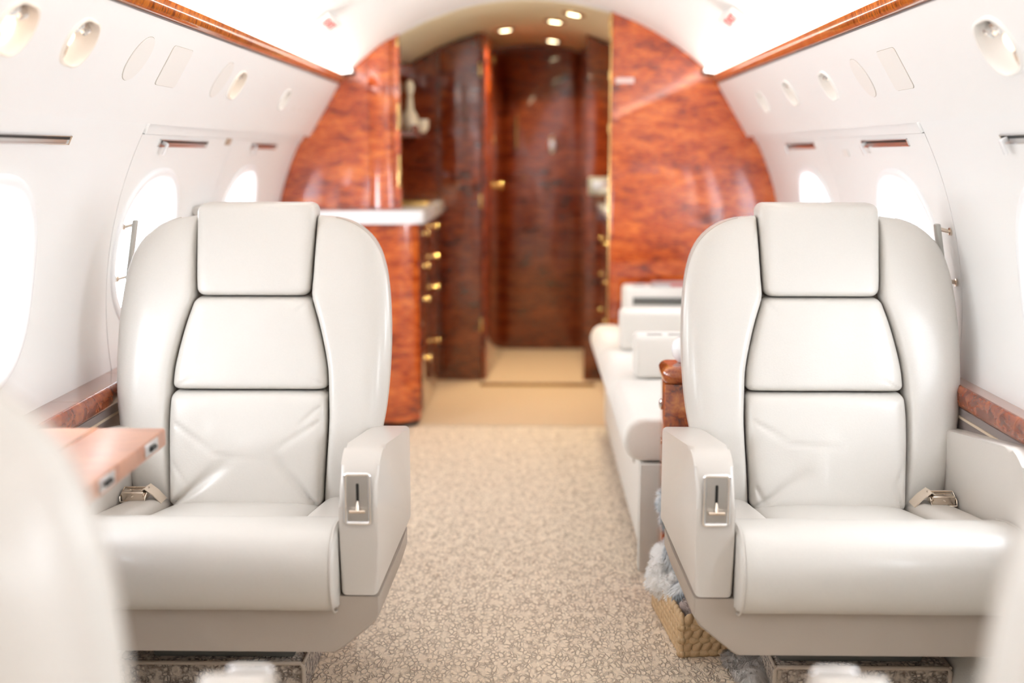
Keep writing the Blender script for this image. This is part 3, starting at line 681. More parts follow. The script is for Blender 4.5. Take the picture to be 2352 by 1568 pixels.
OUT = [(0.33, 0.262), (0.38, 0.276), (0.46, 0.296), (0.565, 0.318), (0.67, 0.327), (0.78, 0.327), (0.88, 0.318), (0.94, 0.303), (0.975, 0.285), (1.00, 0.262), (1.02, 0.232), (1.033, 0.195), (1.040, 0.150)]
INN = [(0.33, 0.176), (0.42, 0.180), (0.55, 0.186), (0.622, 0.184), (0.68, 0.180), (0.74, 0.168), (0.79, 0.155), (0.83, 0.142), (0.85, 0.137), (0.90, 0.139), (1.04, 0.143)]
OUT = [(z, x*1.028) for z, x in OUT]; INN = [(z, x*1.035) for z, x in INN]
plane_y = lambda z: 0.455+(z-0.354)*0.29
def SW(u, sgn):      # wing section: soft on the outer side, steep at the seam with the centre pads
    return S(u, 2.6, 1.9) if (u-0.5)*sgn > 0 else S(u, 10, 3.0)
def S(t, p, q): return max(0.0, 1-abs(2*t-1)**p)**(1/q)
def creased(x, z, cr):
    d = 0.0
    for (x0, z0, x1, z1, w, dep) in cr:
        vx, vz = x1-x0, z1-z0; l2 = vx*vx+vz*vz; t = ((x-x0)*vx+(z-z0)*vz)/l2
        if -0.1 < t < 1.1:
            dd = abs((x-x0)*vz-(z-z0)*vx)/math.sqrt(l2); tt = max(0, min(1, t))
            d += dep*math.exp(-(dd/(w*(0.5+tt)))**2)*(1-tt)**0.8*min(1, (t+0.1)*10 if t < 0 else 1)
    return d
def puff(name, L, Rr, z0, z1, bulge, back, m, parent, nu=40, nv=44, p=4, q=2.2, r=0.02, base=None, creases=(), fwd=None, wr=0.0, bulge_back=0.0, seed=0, wing=0):
    """upholstered pad: outline x in [L(z),R(z)], puffed toward -y, rounded corners of radius r"""
    bm = bmesh.new()
    def row(i):
        v = 0.5-0.5*math.cos(PI*i/nv); z = z0+(z1-z0)*v
        dz = min(z-z0, z1-z); ins = 0 if dz >= r else r-math.sqrt(max(0, r*r-(r-dz)**2))
        return v, z, L(z)+ins, Rr(z)-ins
    F, Bk = [], []
    for i in range(nv+1):
        v, z, a, b = row(i); fr, br = [], []
        for j in range(nu+1):
            u = 0.5-0.5*math.cos(PI*j/nu); x = a+(b-a)*u
            s = (SW(u, wing) if wing else S(u, p, q))*S(v, p, q)
            y = base(z) - bulge*s + (fwd(x, z) if fwd else 0)
            if s > 0.05:
                y += creased(x, z, creases)*s
                if wr: y += wr*noise.noise(Vector((x*9+seed, z*9, seed)))*s
            fr.append(bm.verts.new((x, y, z)))
            edge = (i in (0, nv)) or (j in (0, nu))
            br.append(fr[-1] if edge and back == 0 else bm.verts.new((x, base(z)+back*(0.35+0.65*S(u, 6, 3)*S(v, 6, 3)) + bulge_back*s + (fwd(x, z) if fwd else 0), z)))
        F.append(fr); Bk.append(br)
    for G_, flip in ((F, False), (Bk, True)):
        for i in range(nv):
            for j in range(nu):
                q4 = [G_[i][j], G_[i][j+1], G_[i+1][j+1], G_[i+1][j]]
                bm.faces.new(q4[::-1] if flip else q4)
    if back:
        rim = [(0, j) for j in range(nu)]+[(i, nu) for i in range(nv)]+[(nv, j) for j in range(nu, 0, -1)]+[(i, 0) for i in range(nv, 0, -1)]
        for a, b in zip(rim, rim[1:]+rim[:1]):
            bm.faces.new([F[a[0]][a[1]], Bk[a[0]][a[1]], Bk[b[0]][b[1]], F[b[0]][b[1]]])
    return finish(name, bm, m, parent, 70)

def hpad(name, x0, x1, y0, y1, z, thick, m, parent, crown=0.02, nu=20, nv=20, slope=0.0, r=0.02, creases=()):
    """horizontal pad (seat insert, bolster)"""
    bm = bmesh.new(); T, Bt = [], []
    for i in range(nv+1):
        v = 0.5-0.5*math.cos(PI*i/nv); y = y0+(y1-y0)*v; tr, br = [], []
        for j in range(nu+1):
            u = 0.5-0.5*math.cos(PI*j/nu); x = x0+(x1-x0)*u
            s = S(u, 4, 2.2)*S(v, 5, 2.5); zz = z+(y-y0)*slope
            tr.append(bm.verts.new((x, y, zz+crown*s))); br.append(bm.verts.new((x, y, zz-thick)))
        T.append(tr); Bt.append(br)
    for i in range(nv):
        for j in range(nu):
            bm.faces.new([T[i][j], T[i][j+1], T[i+1][j+1], T[i+1][j]]); bm.faces.new([Bt[i][j], Bt[i+1][j], Bt[i+1][j+1], Bt[i][j+1]])
    rim = [(0, j) for j in range(nu)]+[(i, nu) for i in range(nv)]+[(nv, j) for j in range(nu, 0, -1)]+[(i, 0) for i in range(nv, 0, -1)]
    for a, b in zip(rim, rim[1:]+rim[:1]): bm.faces.new([T[a[0]][a[1]], Bt[a[0]][a[1]], Bt[b[0]][b[1]], T[b[0]][b[1]]])
    return finish(name, bm, m, parent, 70)

def bm_roll(bm, x0, x1, prof, nu=24, er=0.012):
    """cushion roll: closed (y,z) profile swept along x, ends rounded"""
    cy = sum(p[0] for p in prof)/len(prof); cz = sum(p[1] for p in prof)/len(prof)
    st = []
    for k in range(5):
        t = k/4*PI/2; st.append((er*(1-math.sin(t)), er*(1-math.cos(t))))   # (inset along x , shrink)
    st = [(er*(1-math.cos(k/4*PI/2)), er*(1-math.sin(k/4*PI/2))) for k in range(5)]
    xs = [(x0+a, s) for a, s in st]+[(x0+er+(x1-x0-2*er)*k/nu, 0) for k in range(1, nu)]+[(x1-a, s) for a, s in st[::-1]]
    rings = []
    for x, s in xs:
        rr = []
        for (y, z) in prof:
            d = Vector((y-cy, z-cz)); l = d.length; f = (l-s)/l
            rr.append(bm.verts.new((x, cy+d.x*f, cz+d.y*f)))
        rings.append(rr)
    n = len(prof)
    for A, B in zip(rings, rings[1:]):
        for k in range(n): bm.faces.new([A[k], A[(k+1) % n], B[(k+1) % n], B[k]])
    bm.faces.new(rings[0][::-1]); bm.faces.new(rings[-1])
    return bm

def make_chair(name, aisle, label, loc, rz=0, shape_seed=0, recline=0.29):
    """swivel cabin chair, faces local -y; aisle = side (+1/-1 in local x) of the arm with the recline lever"""
    e = empty(name, loc, rz, label, 'chair', 'four cream leather cabin chairs')
    k = shape_seed
    plane_y = lambda z: 0.455+(z-0.354)*recline
    # ---- backrest pieces
    hb = 0.845
    puff('headrest', lambda z: -cat(INN, z)*1.0+0.001 - (0.0 if z < 1.0 else 0), lambda z: cat(INN, z)-0.001, hb+0.002, 1.072, 0.058, 0.07, LEA, e, p=16, q=4, r=0.022, base=lambda z: plane_y(z)+0.012, seed=k, wr=0.0015)
    cr1 = [(0.135, 0.835, 0.04, 0.75, 0.006, 0.0035), (-0.178, 0.635, -0.13, 0.66, 0.004, 0.003), (0.178, 0.64, 0.13, 0.68, 0.005, 0.006), (0.0, 0.845, 0.02, 0.80, 0.006, 0.002)] if k % 2 == 0 else \
          [(-0.135, 0.84, -0.105, 0.79, 0.005, 0.006), (-0.12, 0.84, -0.06, 0.74, 0.006, 0.002), (0.0, 0.845, -0.01, 0.80, 0.005, 0.002), (0.175, 0.635, 0.13, 0.66, 0.005, 0.003)]
    puff('upper_cushion', lambda z: -cat(INN, z), lambda z: cat(INN, z), 0.626, hb, 0.048, 0.03, LEA, e, p=16, q=3.8, r=0.016, base=plane_y, creases=cr1, seed=k+1, wr=0.002)
    cr2 = [(-0.172, 0.365, -0.03, 0.475, 0.012, 0.014), (0.168, 0.365, 0.06, 0.49, 0.011, 0.013), (0.172, 0.59, 0.12, 0.54, 0.005, 0.004), (-0.17, 0.55, -0.07, 0.48, 0.005, 0.0035), (-0.07, 0.48, 0.06, 0.465, 0.006, 0.002), (0.172, 0.555, 0.05, 0.48, 0.006, 0.004), (-0.175, 0.46, -0.13, 0.40, 0.004, 0.004)] if k % 2 == 0 else \
          [(-0.172, 0.365, -0.04, 0.455, 0.010, 0.010), (-0.172, 0.56, -0.09, 0.51, 0.006, 0.0035), (-0.09, 0.51, 0.04, 0.50, 0.006, 0.002), (0.168, 0.365, 0.15, 0.43, 0.006, 0.008), (0.17, 0.45, 0.155, 0.40, 0.005, 0.006), (-0.172, 0.41, -0.15, 0.36, 0.006, 0.006)]
    puff('lower_cushion', lambda z: -cat(INN, z), lambda z: cat(INN, z), 0.352, 0.623, 0.060, 0.03, LEA, e, nu=60, nv=60, p=16, q=3.8, r=0.018, base=plane_y, creases=[(a, b, c, d, w, dep*1.35) for a, b, c, d, w, dep in cr2], seed=k+2, wr=0.003)
    for s in (-1, 1):
        if s > 0: L_, R_ = (lambda z: cat(INN, z)+0.002), (lambda z: cat(OUT, z))
        else: L_, R_ = (lambda z: -cat(OUT, z)), (lambda z: -cat(INN, z)-0.002)
        puff('wing', L_, R_, 0.335, 1.0395, 0.062, 0.05, LEA, e, nu=34, nv=70, p=2.6, q=1.9, r=0.006, seed=k+3+s,
             base=lambda z: plane_y(z)+0.004, wr=0.002, wing=s)
        # seam line around the outside of the wing
        pts = []
        for i in range(49):
            z = 0.40+(1.034-0.40)*math.sin(i/48*PI/2); x = s*(cat(OUT, z)-0.001)
            pts.append((x, plane_y(z)+0.0040, z))
        tube('wing_piping', pts, 0.0018, STITCH, e, 6)
    # shell behind
    puff('back_shell', lambda z: -cat(OUT, z)*0.985, lambda z: cat(OUT, z)*0.985, 0.30, 1.036, -0.004, 0.10, LEA2, e, nu=40, nv=50, p=3, q=2, r=0.012,
         base=lambda z: plane_y(z)+0.030, bulge_back=0.03)
    # dark seam lining between cushions
    puff('seam_lining', lambda z: -0.20 if z < 0.68 else -0.165, lambda z: 0.20 if z < 0.68 else 0.165, 0.34, 1.0, 0.010, 0.0, SEAM, e, nu=8, nv=8, p=8, q=3, r=0.01, base=lambda z: plane_y(z)+0.012)
    # ---- seat
    prof = []
    for t in range(0, 181, 12):                         # front semicircle-ish, top -> bottom
        a = math.radians(t); prof.append((0.020-0.088*math.sin(a)**0.85, 0.378+0.090*math.cos(a)))
    prof = [(0.16, 0.425), (0.12, 0.452), (0.07, 0.464)]+prof+[(0.08, 0.288), (0.16, 0.30)]
    rb = bm_roll(bmesh.new(), -0.295 if aisle < 0 else -0.278, 0.295 if aisle > 0 else 0.278, prof[::-1], er=0.014)
    for v in rb.verts:                                  # soft wrinkles
        v.co.y += 0.0030*noise.noise(Vector((v.co.x*7+k, v.co.z*9, k)))
    for v in rb.verts: v.co.z -= 0.020 if v.co.z > 0.30 else 0.014
    finish('seat_roll', rb, LEA, e, 55)
    for s in (-1, 1):
        tube('roll_piping', [(s*(0.2885 if s == aisle else 0.2715), y, z-0.020) for (y, z) in [(p[0]*1.0-0.001 if p[0] < 0 else p[0], p[1]) for p in prof]][1:-1], 0.0022, LEA2, e, 6)
    hpad('seat_insert', -0.184, 0.184, 0.12, 0.47, 0.40, 0.06, LEA, e, crown=0.022, slope=-0.17)
    for s in (-1, 1):
        a, b = (0.186, 0.296 if s == aisle else 0.280) if s > 0 else (-(0.296 if s == aisle else 0.280), -0.186)
        hpad('seat_bolster', a, b, 0.12, 0.50, 0.40, 0.07, LEA2, e, crown=0.026, slope=-0.15, nu=12)
    # ---- arms: side panel, padded top
    for s in (-1, 1):
        arm = []
        top = [(0.50, 0.538), (0.40, 0.551), (0.30, 0.565), (0.20, 0.579), (0.13, 0.589)]
        for t in range(0, 91, 10):
            a = math.radians(t); arm.append((0.105-0.105*math.sin(a), 0.490+0.102*math.cos(a)))
        side = [(0.50, 0.304)]+top+arm+[(0.0, 0.42), (0.0, 0.304)]
        bm = bmesh.new(); ai, ao_, fl_ = (0.2985, 0.376, 0.014) if s == aisle else (0.2815, 0.330, 0.0)
        A = [bm.verts.new((s*ai, y, z)) for y, z in side]
        B = [bm.verts.new((s*(ao_+fl_*min(1, max(0, y)/0.4)), y, z)) for y, z in side]
        fa = bm.faces.new(A); fb = bm.faces.new(B[::-1])
        for i in range(len(A)): bm.faces.new([A[i], B[i], B[(i+1) % len(A)], A[(i+1) % len(A)]])
        bmesh.ops.bevel(bm, geom=list(set(fa.edges) | set(fb.edges)), offset=0.012, segments=4, affect='EDGES', profile=0.5)
        ao = finish('arm', bm, LEA2, e, 40)
        pts = [(s*(0.358+0.014*min(1, y/0.4)), y+0.004, z-0.0035) for y, z in top+arm[2:]]
        if s == aisle:
            # lever plate
            cxp = s*0.337; c = Vector((cxp, -0.001, 0.508)); wv, hv = 0.0265, 0.053
            zc = 0.508
            rim_ = roundpoly([(-wv+0.002, -hv+0.002), (wv-0.002, -hv+0.002), (wv-0.002, hv-0.002), (-wv+0.002, hv-0.002)], 0.006, 4)
            tube('lever_frame', [(cxp+x, -0.0015, zc+z) for x, z in rim_], 0.0042, FRAME, e, 8, True)
            box('slide_panel', cxp-wv+0.005, cxp+wv-0.005, -0.0012, 0.0, zc-hv+0.005, zc+hv-0.005, STEEL, e, bev=0)
            prism('slot', roundpoly([(cxp-0.003, zc-0.02), (cxp+0.003, zc-0.02), (cxp+0.003, zc+0.032), (cxp-0.003, zc+0.032)], 0.003, 4), -0.0018, -0.0013, BLACK, e)
            bm = bmesh.new(); bm_tube(bm, [(cxp-0.016, -0.010, zc-0.024), (cxp+0.016, -0.010, zc-0.024)], 0.0036, 10)
            bm_tube(bm, [(cxp, -0.001, zc-0.005), (cxp, -0.007, zc-0.016), (cxp, -0.010, zc-0.024)], [0.0022, 0.003, 0.0036], 8)
            finish('lever', bm, NICKEL, e, 50)
    # ---- base shell
    fr = [(0.376, 0.300), (0.376, 0.262), (0.364, 0.240), (0.296, 0.184), (0.282, 0.176)]
    outl = [(x if (aisle > 0) else x-0.046, z) for x, z in fr]+[(-x if (aisle < 0) else -x+0.046, z) for x, z in fr[::-1]]
    bm = bmesh.new()
    def ringv(y, sc, dz): return [bm.verts.new((x*sc, y, z if z > 0.25 else z+dz)) for x, z in outl]
    rg_ = [ringv(0.004, 0.992, 0.003), ringv(0.0, 1.0, 0.0) if False else ringv(0.010, 1.0, 0.0), ringv(0.30, 1.025, 0.0), ringv(0.44, 1.025, 0.02), ringv(0.52, 0.95, 0.05)]
    for A, B in zip(rg_, rg_[1:]):
        for i in range(len(A)): bm.faces.new([A[i], B[i], B[(i+1) % len(A)], A[(i+1) % len(A)]])
    bm.faces.new(rg_[0][::-1]); bm.faces.new(rg_[-1])
    bmesh.ops.bevel(bm, geom=[ed for ed in bm.edges if ed.calc_face_angle(0) > 0.3], offset=0.006, segments=3, affect='EDGES', profile=0.5)
    finish('base_shell', bm, SHELL, e, 40)
    box('pedestal', -0.16, 0.16, 0.18, 0.46, 0.082, 0.185, GREY, e, bev=0.01)
    # ---- seat belt
    def strap(pts, w, up=Vector((0, 0, 1))):
        bm = bmesh.new(); rows = []
        for i, p in enumerate(pts):
            p = Vector(p); a = Vector(pts[max(0, i-1)]); b = Vector(pts[min(len(pts)-1, i+1)]); t = (b-a).normalized()
            s_ = t.cross(Vector((0, 1, 0))).normalized() if abs(t.y) < 0.9 else Vector((1, 0, 0))
            w_ = Vector((0, 1, 0)) if abs(t.y) < 0.9 else Vector((1, 0, 0))
            nn = t.cross(w_).normalized()*0.0012
            rows.append([bm.verts.new(p-w_*w/2-nn), bm.verts.new(p+w_*w/2-nn), bm.verts.new(p+w_*w/2+nn), bm.verts.new(p-w_*w/2+nn)])
        for A, B in zip(rows, rows[1:]):
            for j in range(4): bm.faces.new([A[j], A[(j+1) % 4], B[(j+1) % 4], B[j]])
        bm.faces.new(rows[0][::-1]); bm.faces.new(rows[-1])
        return bm
    o_ = -aisle     # wall side buckle
    z0 = 0.388
    finish('belt_strap', strap([(o_*0.19, 0.40, z0-0.012), (o_*0.205, 0.39, z0+0.012), (o_*0.222, 0.385, z0+0.028), (o_*0.235, 0.378, z0+0.020), (o_*0.25, 0.372, z0+0.012)], 0.044), WEB, e, 60)
    bm = bmesh.new(); bp = [(-0.020, 0.0), (0.020, 0.0), (0.020, 0.014), (0.012, 0.024), (-0.020, 0.024)]
    A = [bm.verts.new((o_*0.247-0.027, 0.372+y, z0+z)) for y, z in bp]; B = [bm.verts.new((o_*0.247+0.027, 0.372+y, z0+z)) for y, z in bp]
    bm.faces.new(A); bm.faces.new(B[::-1])
    for i in range(5): bm.faces.new([A[i], A[(i+1) % 5], B[(i+1) % 5], B[i]])
    bmesh.ops.bevel(bm, geom=list(bm.edges), offset=0.003, segments=3, affect='EDGES')
    bk_ = finish('buckle', bm, NICKEL, e, 40)
    tube('buckle_frame', [(o_*0.247+sx*0.029, 0.372+y, z0+z) for sx, y, z in [(-1, -0.024, 0.001), (1, -0.024, 0.001), (1, -0.020, 0.012), (1, 0.012, 0.026), (-1, 0.012, 0.026), (-1, -0.020, 0.012)]], 0.0022, NICKEL, bk_, 6, True)
    finish('belt_strap', strap([(aisle*0.262, 0.435, z0-0.012), (aisle*0.262, 0.42, z0+0.014), (aisle*0.262, 0.40, z0+0.020), (aisle*0.262, 0.378, z0+0.006)], 0.040), WEB, e, 60)
    bm = bmesh.new(); bm_tube(bm, [(aisle*0.262-0.020, 0.352, z0+0.010), (aisle*0.262+0.020, 0.352, z0+0.010)], 0.012, 14)
    bm_box(bm, aisle*0.262-0.022, aisle*0.262+0.022, 0.352, 0.385, z0+0.002, z0+0.010, 0.002)
    finish('belt_tongue', bm, NICKEL, e, 40)
    return e
chL = make_chair('cabin_chair', 1, 'cream leather chair facing the camera on the left, its seat partly behind the wooden table', (-0.686, 2.20, 0), 0, 0)
chR = make_chair('cabin_chair', -1, 'cream leather chair facing the camera on the right, beside the woven basket', (0.707, 2.20, 0), 0, 1)
chFL = make_chair('cabin_chair', -1, 'blurred cream chair at the left edge, seen from behind', (-0.672-0.3*math.sin(0.05), 1.01+0.3*math.cos(0.05), 0), PI+0.05, 2, 0.02)
chFR = make_chair('cabin_chair', 1, 'blurred cream chair at the right edge, seen from behind', (0.702+0.3*math.sin(0.04), 1.02+0.3*math.cos(0.04), 0), PI-0.04, 3, 0.06)

# carpeted plinths below the far chairs
for (x0, x1, l) in ((-0.93, -0.497, 'carpeted plinth with pale binding under the left chair'), (0.530, 0.925, 'carpeted plinth with pale binding under the right chair')):
    e = empty('floor_plinth', ((x0+x1)/2, 2.36, 0)); tag(e, l, 'plinth')
    h = (x1-x0)/2
    box('carpet_cover', -h+0.006, h-0.006, 0.0, 0.36, 0.001, 0.080, CARPETR, e, bev=0.004)
    tube('binding', [(-h+0.006, -0.002, 0.002), (-h+0.006, -0.002, 0.072), (-h+0.012, -0.001, 0.080), (h-0.012, -0.001, 0.080), (h-0.006, -0.002, 0.072), (h-0.006, -0.002, 0.002)], 0.005, BINDING, e, 8)
    tube('binding', [(-h+0.006, 0.0, 0.080), (-h+0.006, 0.36, 0.080)], 0.004, BINDING, e, 8); tube('binding', [(h-0.006, 0.0, 0.080), (h-0.006, 0.36, 0.080)], 0.004, BINDING, e, 8)

# fold-out table on the left
t = empty('folding_table', (-0.85, 1.80, 0.645)); tag(t, 'glossy wooden fold-out table beside the left wall, blurred hinge edge', 'table')
box('leaf', -0.080, 0.158, -0.62, 0.285, 0.002, 0.035, WOODT, t, bev=0.003)
box('inner_leaf', -0.110, -0.083, -0.62, 0.285, 0.002, 0.035, WOODT, t, bev=0.003)
for y in (0.20, -0.02, -0.30):
    h_ = box('hinge', 0.1575, 0.1600, y-0.035, y+0.035, 0.008, 0.031, STEEL, t, bev=0.001)
    tube('hinge_pin', [(0.161, y-0.012, 0.019), (0.161, y+0.012, 0.019)], 0.005, BLACK, h_, 8)
box('support_arm', 0.08, 0.15, -0.16, -0.06, -0.028, 0.001, NICKEL, t, bev=0.004)
box('inlay', 0.02, 0.030, -0.62, 0.285, 0.0345, 0.0356, WOODS, t, bev=0)

# ------------------------------------------------------------------ sofa on the right
sf = empty('divan', (0.66, 3.12, 0)); tag(sf, 'long ivory fabric divan along the right wall behind the right chair', 'sofa')
def sy(y): return y-3.12
box('base', 0.322-0.66, 0.245, sy(3.20), sy(4.92), 0.03, 0.335, SOFAF, sf, bev=0.006)
box('toe_kick', 0.345-0.66, 0.235, sy(3.20), sy(4.91), 0.001, 0.03, GREY, sf, bev=0)
box('end_panel', 0.305-0.66, 0.21, sy(3.09), sy(3.145), 0.02, 0.335, SOFAB, sf, bev=0.004)
box('end_panel', 0.322-0.66, 0.21, sy(3.150), sy(3.198), 0.02, 0.335, SOFAB, sf, bev=0.004)
for y in (3.45, 4.1): box('pull_tab', 0.319-0.66, 0.3225-0.66, sy(y), sy(y+0.03), 0.24, 0.29, STITCH, sf, bev=0.001)
def cushion(y0, y1, nm='seat_cushion'):
    prof = [(0.94-0.66, 0.345), (0.94-0.66, 0.465)]
    for a in range(0, 181, 15):
        r = math.radians(a); prof.append((0.315-0.66-0.060*math.sin(r)**0.8, 0.402+0.062*math.cos(r)))
    bm = bmesh.new(); n = len(prof)
    er = 0.02; st = [(er*(1-math.cos(k/4*PI/2)), er*(1-math.sin(k/4*PI/2))) for k in range(5)]
    ys = [(y0+a, s) for a, s in st]+[(y1-a, s) for a, s in st[::-1]]
    cx_, cz_ = 0.0, 0.405; rings = []
    for y, s in ys:
        rr = []
        for (x, z) in prof:
            d = Vector((x-cx_, z-cz_)); sx = s*(1 if x < -0.2 else 0)
            rr.append(bm.verts.new((x+(s if x < cx_ else -s)*0.8, sy(y), z+(s if z < cz_ else -s)*0.6)))
        rings.append(rr)
    for A, B in zip(rings, rings[1:]):
        for k in range(n): bm.faces.new([A[k], A[(k+1) % n], B[(k+1) % n], B[k]])
    bm.faces.new(rings[0][::-1]); bm.faces.new(rings[-1])
    finish(nm, bm, SOFAF, sf, 50)
cushion(3.10, 3.68); cushion(3.685, 4.27); cushion(4.275, 4.90)
for y0, y1, x0, z1, rec in ((3.66, 3.78, 0.338, 0.607, True), (4.21, 4.34, 0.333, 0.612, False), (4.70, 4.84, 0.382, 0.650, True)):
    a = box('armrest', x0-0.66, 0.22, sy(y0), sy(y1), 0.467, z1, SOFAF, sf, bev=0.016, seg=4)
    if rec:
        for k in range(4): box('top_slot', x0+0.04+0.07*k-0.66, x0+0.09+0.07*k-0.66, sy(y0)+0.03, sy(y0)+0.05, z1-0.001, z1+0.001, GREY, a, bev=0)
for a, b in ((3.12, 3.65), (3.79, 4.20), (4.35, 4.69)):
    box('back_cushion', 0.225, 0.345, sy(a), sy(b), 0.47, 0.80, SOFAF, sf, bev=0.03, seg=4)
box('arm_recess', 0.42-0.66, 0.20, sy(4.695), sy(4.702), 0.575, 0.605, GREY, sf, bev=0.001)
e = empty('magazine', (0.62, 4.765, 0.6515)); e.rotation_euler = (0, 0, 0.08); tag(e, 'magazine lying on the farthest divan armrest', 'magazine')
box('pages', -0.11, 0.14, -0.055, 0.055, 0.0, 0.008, PAPER, e, bev=0.001); box('cover', -0.112, 0.142, -0.057, 0.057, 0.0082, 0.0095, PAPER, e, bev=0); box('spine', -0.05, 0.142, -0.0595, -0.0575, 0.0, 0.0095, PAPERR, e, bev=0)
# burl console at the near end of the divan
cs = empty('burl_console', (0.66, 2.99, 0)); tag(cs, 'lacquered burl end console between the divan and the right chair', 'cabinet')
box('body', 0.350-0.66, 0.20, -0.05, 0.045, 0.001, 0.594, WOODP, cs, bev=0.004)
box('cap', 0.343-0.66, 0.26, -0.075, 0.070, 0.596, 0.643, WOODP, cs, bev=0.022, seg=5)
for x in (0.47, 0.60): box('panel_groove', x-0.66-0.0015, x-0.66+0.0015, -0.0506, -0.0494, 0.01, 0.59, BLACK, cs, bev=0)
lathe('push_latch', [(0.0005, 0), (0.014, 0), (0.016, 0.004), (0.010, 0.008), (0.0005, 0.009)], CHROME, cs, 20, Matrix.Translation((0.350-0.66, -0.0, 0.53)) @ Matrix.Rotation(-PI/2, 4, 'Y'))
lathe('push_latch', [(0.0005, 0), (0.010, 0), (0.011, 0.003), (0.0005, 0.006)], CHROME, cs, 20, Matrix.Translation((0.350-0.66, -0.0, 0.43)) @ Matrix.Rotation(-PI/2, 4, 'Y'))
e = lathe('white_bowl', [(0.0005, 0), (0.022, 0), (0.036, 0.015), (0.040, 0.035), (0.036, 0.055), (0.024, 0.066), (0.0005, 0.068)], CERAM, None, 24)
e.location = (0.412, 3.0, 0.644); tag(e, 'round white ceramic pot on the burl console behind the right chair', 'pot')

# ------------------------------------------------------------------ basket with throws
bx0, bx1, by0, by1, bh = 0.340, 0.72, 2.595, 2.915, 0.100
bs = empty('seagrass_basket', ((bx0+bx1)/2, (by0+by1)/2, 0)); bs.rotation_euler = (0, 0, 0.11); tag(bs, 'low braided seagrass basket on the carpet beside the right chair', 'basket')
hx, hy = (bx1-bx0)/2, (by1-by0)/2
box('liner', -hx+0.012, hx-0.012, -hy+0.012, hy-0.012, 0.002, 0.02, SEAGD, bs, bev=0.003)
for (a, b, c, d) in ((-hx+0.008, hx-0.008, -hy+0.008, -hy+0.014), (-hx+0.008, hx-0.008, hy-0.014, hy-0.008), (-hx+0.008, -hx+0.014, -hy+0.008, hy-0.008), (hx-0.014, hx-0.008, -hy+0.008, hy-0.008)):
    box('liner', a, b, c, d, 0.02, bh-0.006, SEAGD, bs, bev=0)
bm = bmesh.new(); bmesh.ops.create_uvsphere(bm, u_segments=8, v_segments=6, radius=1)
for v in bm.verts:
    v.co = Vector((v.co.x*0.0190, v.co.y*0.0085, v.co.z*0.0125)); v.co.z += 0.005*math.sin(v.co.x/0.0185*1.3)
strand0 = finish('strand', bm, SEAG, bs, 80); smesh = strand0.data; first = True
def add_strand(p, rz, tilt):
    global first
    o = strand0 if first else bpy.data.objects.new('strand', smesh)
    if not first: COL.objects.link(o); o.parent = bs
    first = False
    o.matrix_local = Matrix.Translation(p) @ Matrix.Rotation(rz, 4, 'Z') @ Matrix.Rotation(tilt, 4, 'Y')
rows = 6; cnt = 0
for r_i in range(rows):
    z = 0.010+(bh-0.018)*r_i/(rows-1); tl = 0.5 if r_i % 2 == 0 else -0.5
    n = 16
    for i in range(n): add_strand((-hx+0.010+(2*hx-0.02)*(i+0.5*(r_i % 2)*0.6)/(n-1)*0.985, -hy+0.004, z), random.uniform(-.06, .06), tl+random.uniform(-.12, .12))
    n = 13
    for i in range(n): add_strand((-hx+0.004, -hy+0.010+(2*hy-0.02)*i/(n-1), z), PI/2+random.uniform(-.06, .06), tl+random.uniform(-.12, .12))
    n = 8
    for i in range(n): add_strand((-hx+0.02+(2*hx-0.04)*i/(n-1), hy-0.004, z), 0, tl)
    for i in range(n): add_strand((hx-0.004, -hy+0.02+(2*hy-0.04)*i/(n-1), z), PI/2, tl)
tube('foot_rim', [(-hx+0.004, -hy+0.003, 0.005), (hx-0.004, -hy+0.003, 0.005), (hx-0.004, hy-0.003, 0.005), (-hx+0.004, hy-0.003, 0.005)], 0.004, SEAG, bs, 6, True)

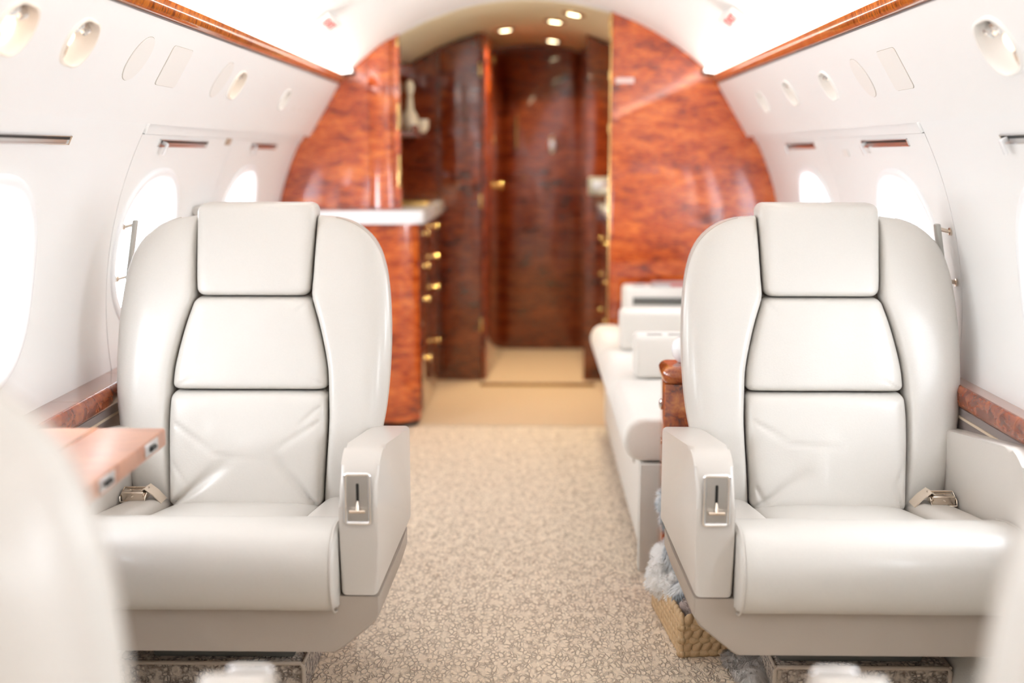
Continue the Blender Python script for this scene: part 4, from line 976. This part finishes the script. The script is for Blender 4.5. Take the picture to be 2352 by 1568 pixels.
def throw(name, label, blobs, m, seed, tufts, tl=0.014):
    """folded fur throw: a lumpy body with short fur tufts as real geometry"""
    bm = bmesh.new()
    for (c, r) in blobs:
        q = bmesh.ops.create_icosphere(bm, subdivisions=4, radius=1)
        for v in q['verts']:
            n_ = v.co.copy(); v.co = Vector((n_.x*r[0], n_.y*r[1], n_.z*r[2]))+Vector(c)
            v.co += n_*0.020*noise.noise(v.co*20+Vector((seed, 0, 0))) + n_*0.009*noise.noise(v.co*50)
    # fur
    faces = [(f.calc_center_median(), f.normal.copy(), f.calc_area()) for f in bm.faces]
    bm.normal_update(); faces = [(f.calc_center_median(), f.normal.copy()) for f in bm.faces]
    rnd = random.Random(seed)
    for _ in range(tufts):
        c, n_ = rnd.choice(faces)
        c = c+Vector((rnd.uniform(-1, 1), rnd.uniform(-1, 1), rnd.uniform(-1, 1)))*0.004
        flow = Vector((noise.noise(c*14), noise.noise(c*14+Vector((9, 0, 0))), -0.6+noise.noise(c*14+Vector((0, 9, 0)))))
        d = (n_*0.6+flow*0.9).normalized()*tl*rnd.uniform(0.6, 1.2); s = d.cross(n_).normalized()*0.0012
        a = bm.verts.new(c-s); b = bm.verts.new(c+s); t_ = bm.verts.new(c+d)
        bm.faces.new([a, b, t_])
    me = bpy.data.meshes.new(name); bm.to_mesh(me); bm.free()
    o = link(name, me, m, None, 179); tag(o, label, 'throw', 'fur throws in the basket')
    return o
throw('fur_throw', 'white fur throw hanging over the aisle edge of the basket', [((0.345, 2.84, 0.105), (0.040, 0.075, 0.062)), ((0.362, 2.78, 0.112), (0.036, 0.075, 0.040)), ((0.372, 2.86, 0.150), (0.050, 0.055, 0.045)), ((0.385, 2.72, 0.100), (0.035, 0.055, 0.030))], FURW, 3, 16000, 0.011)
throw('fur_throw', 'grey-blue fur throw piled highest in the basket', [((0.410, 2.70, 0.115), (0.052, 0.062, 0.040)), ((0.425, 2.775, 0.165), (0.055, 0.050, 0.040)), ((0.405, 2.80, 0.205), (0.060, 0.045, 0.045)), ((0.400, 2.86, 0.250), (0.062, 0.035, 0.040)), ((0.393, 2.875, 0.300), (0.060, 0.030, 0.040))], FURG, 7, 22000, 0.018)
throw('fur_throw', 'beige fur throw lowest in the basket behind its braided front', [((0.46, 2.655, 0.092), (0.085, 0.045, 0.036)), ((0.43, 2.665, 0.105), (0.05, 0.045, 0.032))], FURB, 11, 10000, 0.013)
e = throw('fur_rug', 'grey fur throw lying on the carpet in front of the right plinth', [((0.515, 2.50, 0.016), (0.055, 0.10, 0.014))], FURT, 15, 9000, 0.016)
e['group'] = 'fur throws in the basket'; del e['group']
e = box('chrome_track', 0.505, 0.52, 2.30, 2.38, 0.002, 0.014, CHROME, None, bev=0.003); tag(e, 'short chrome floor track beside the right plinth', 'track')
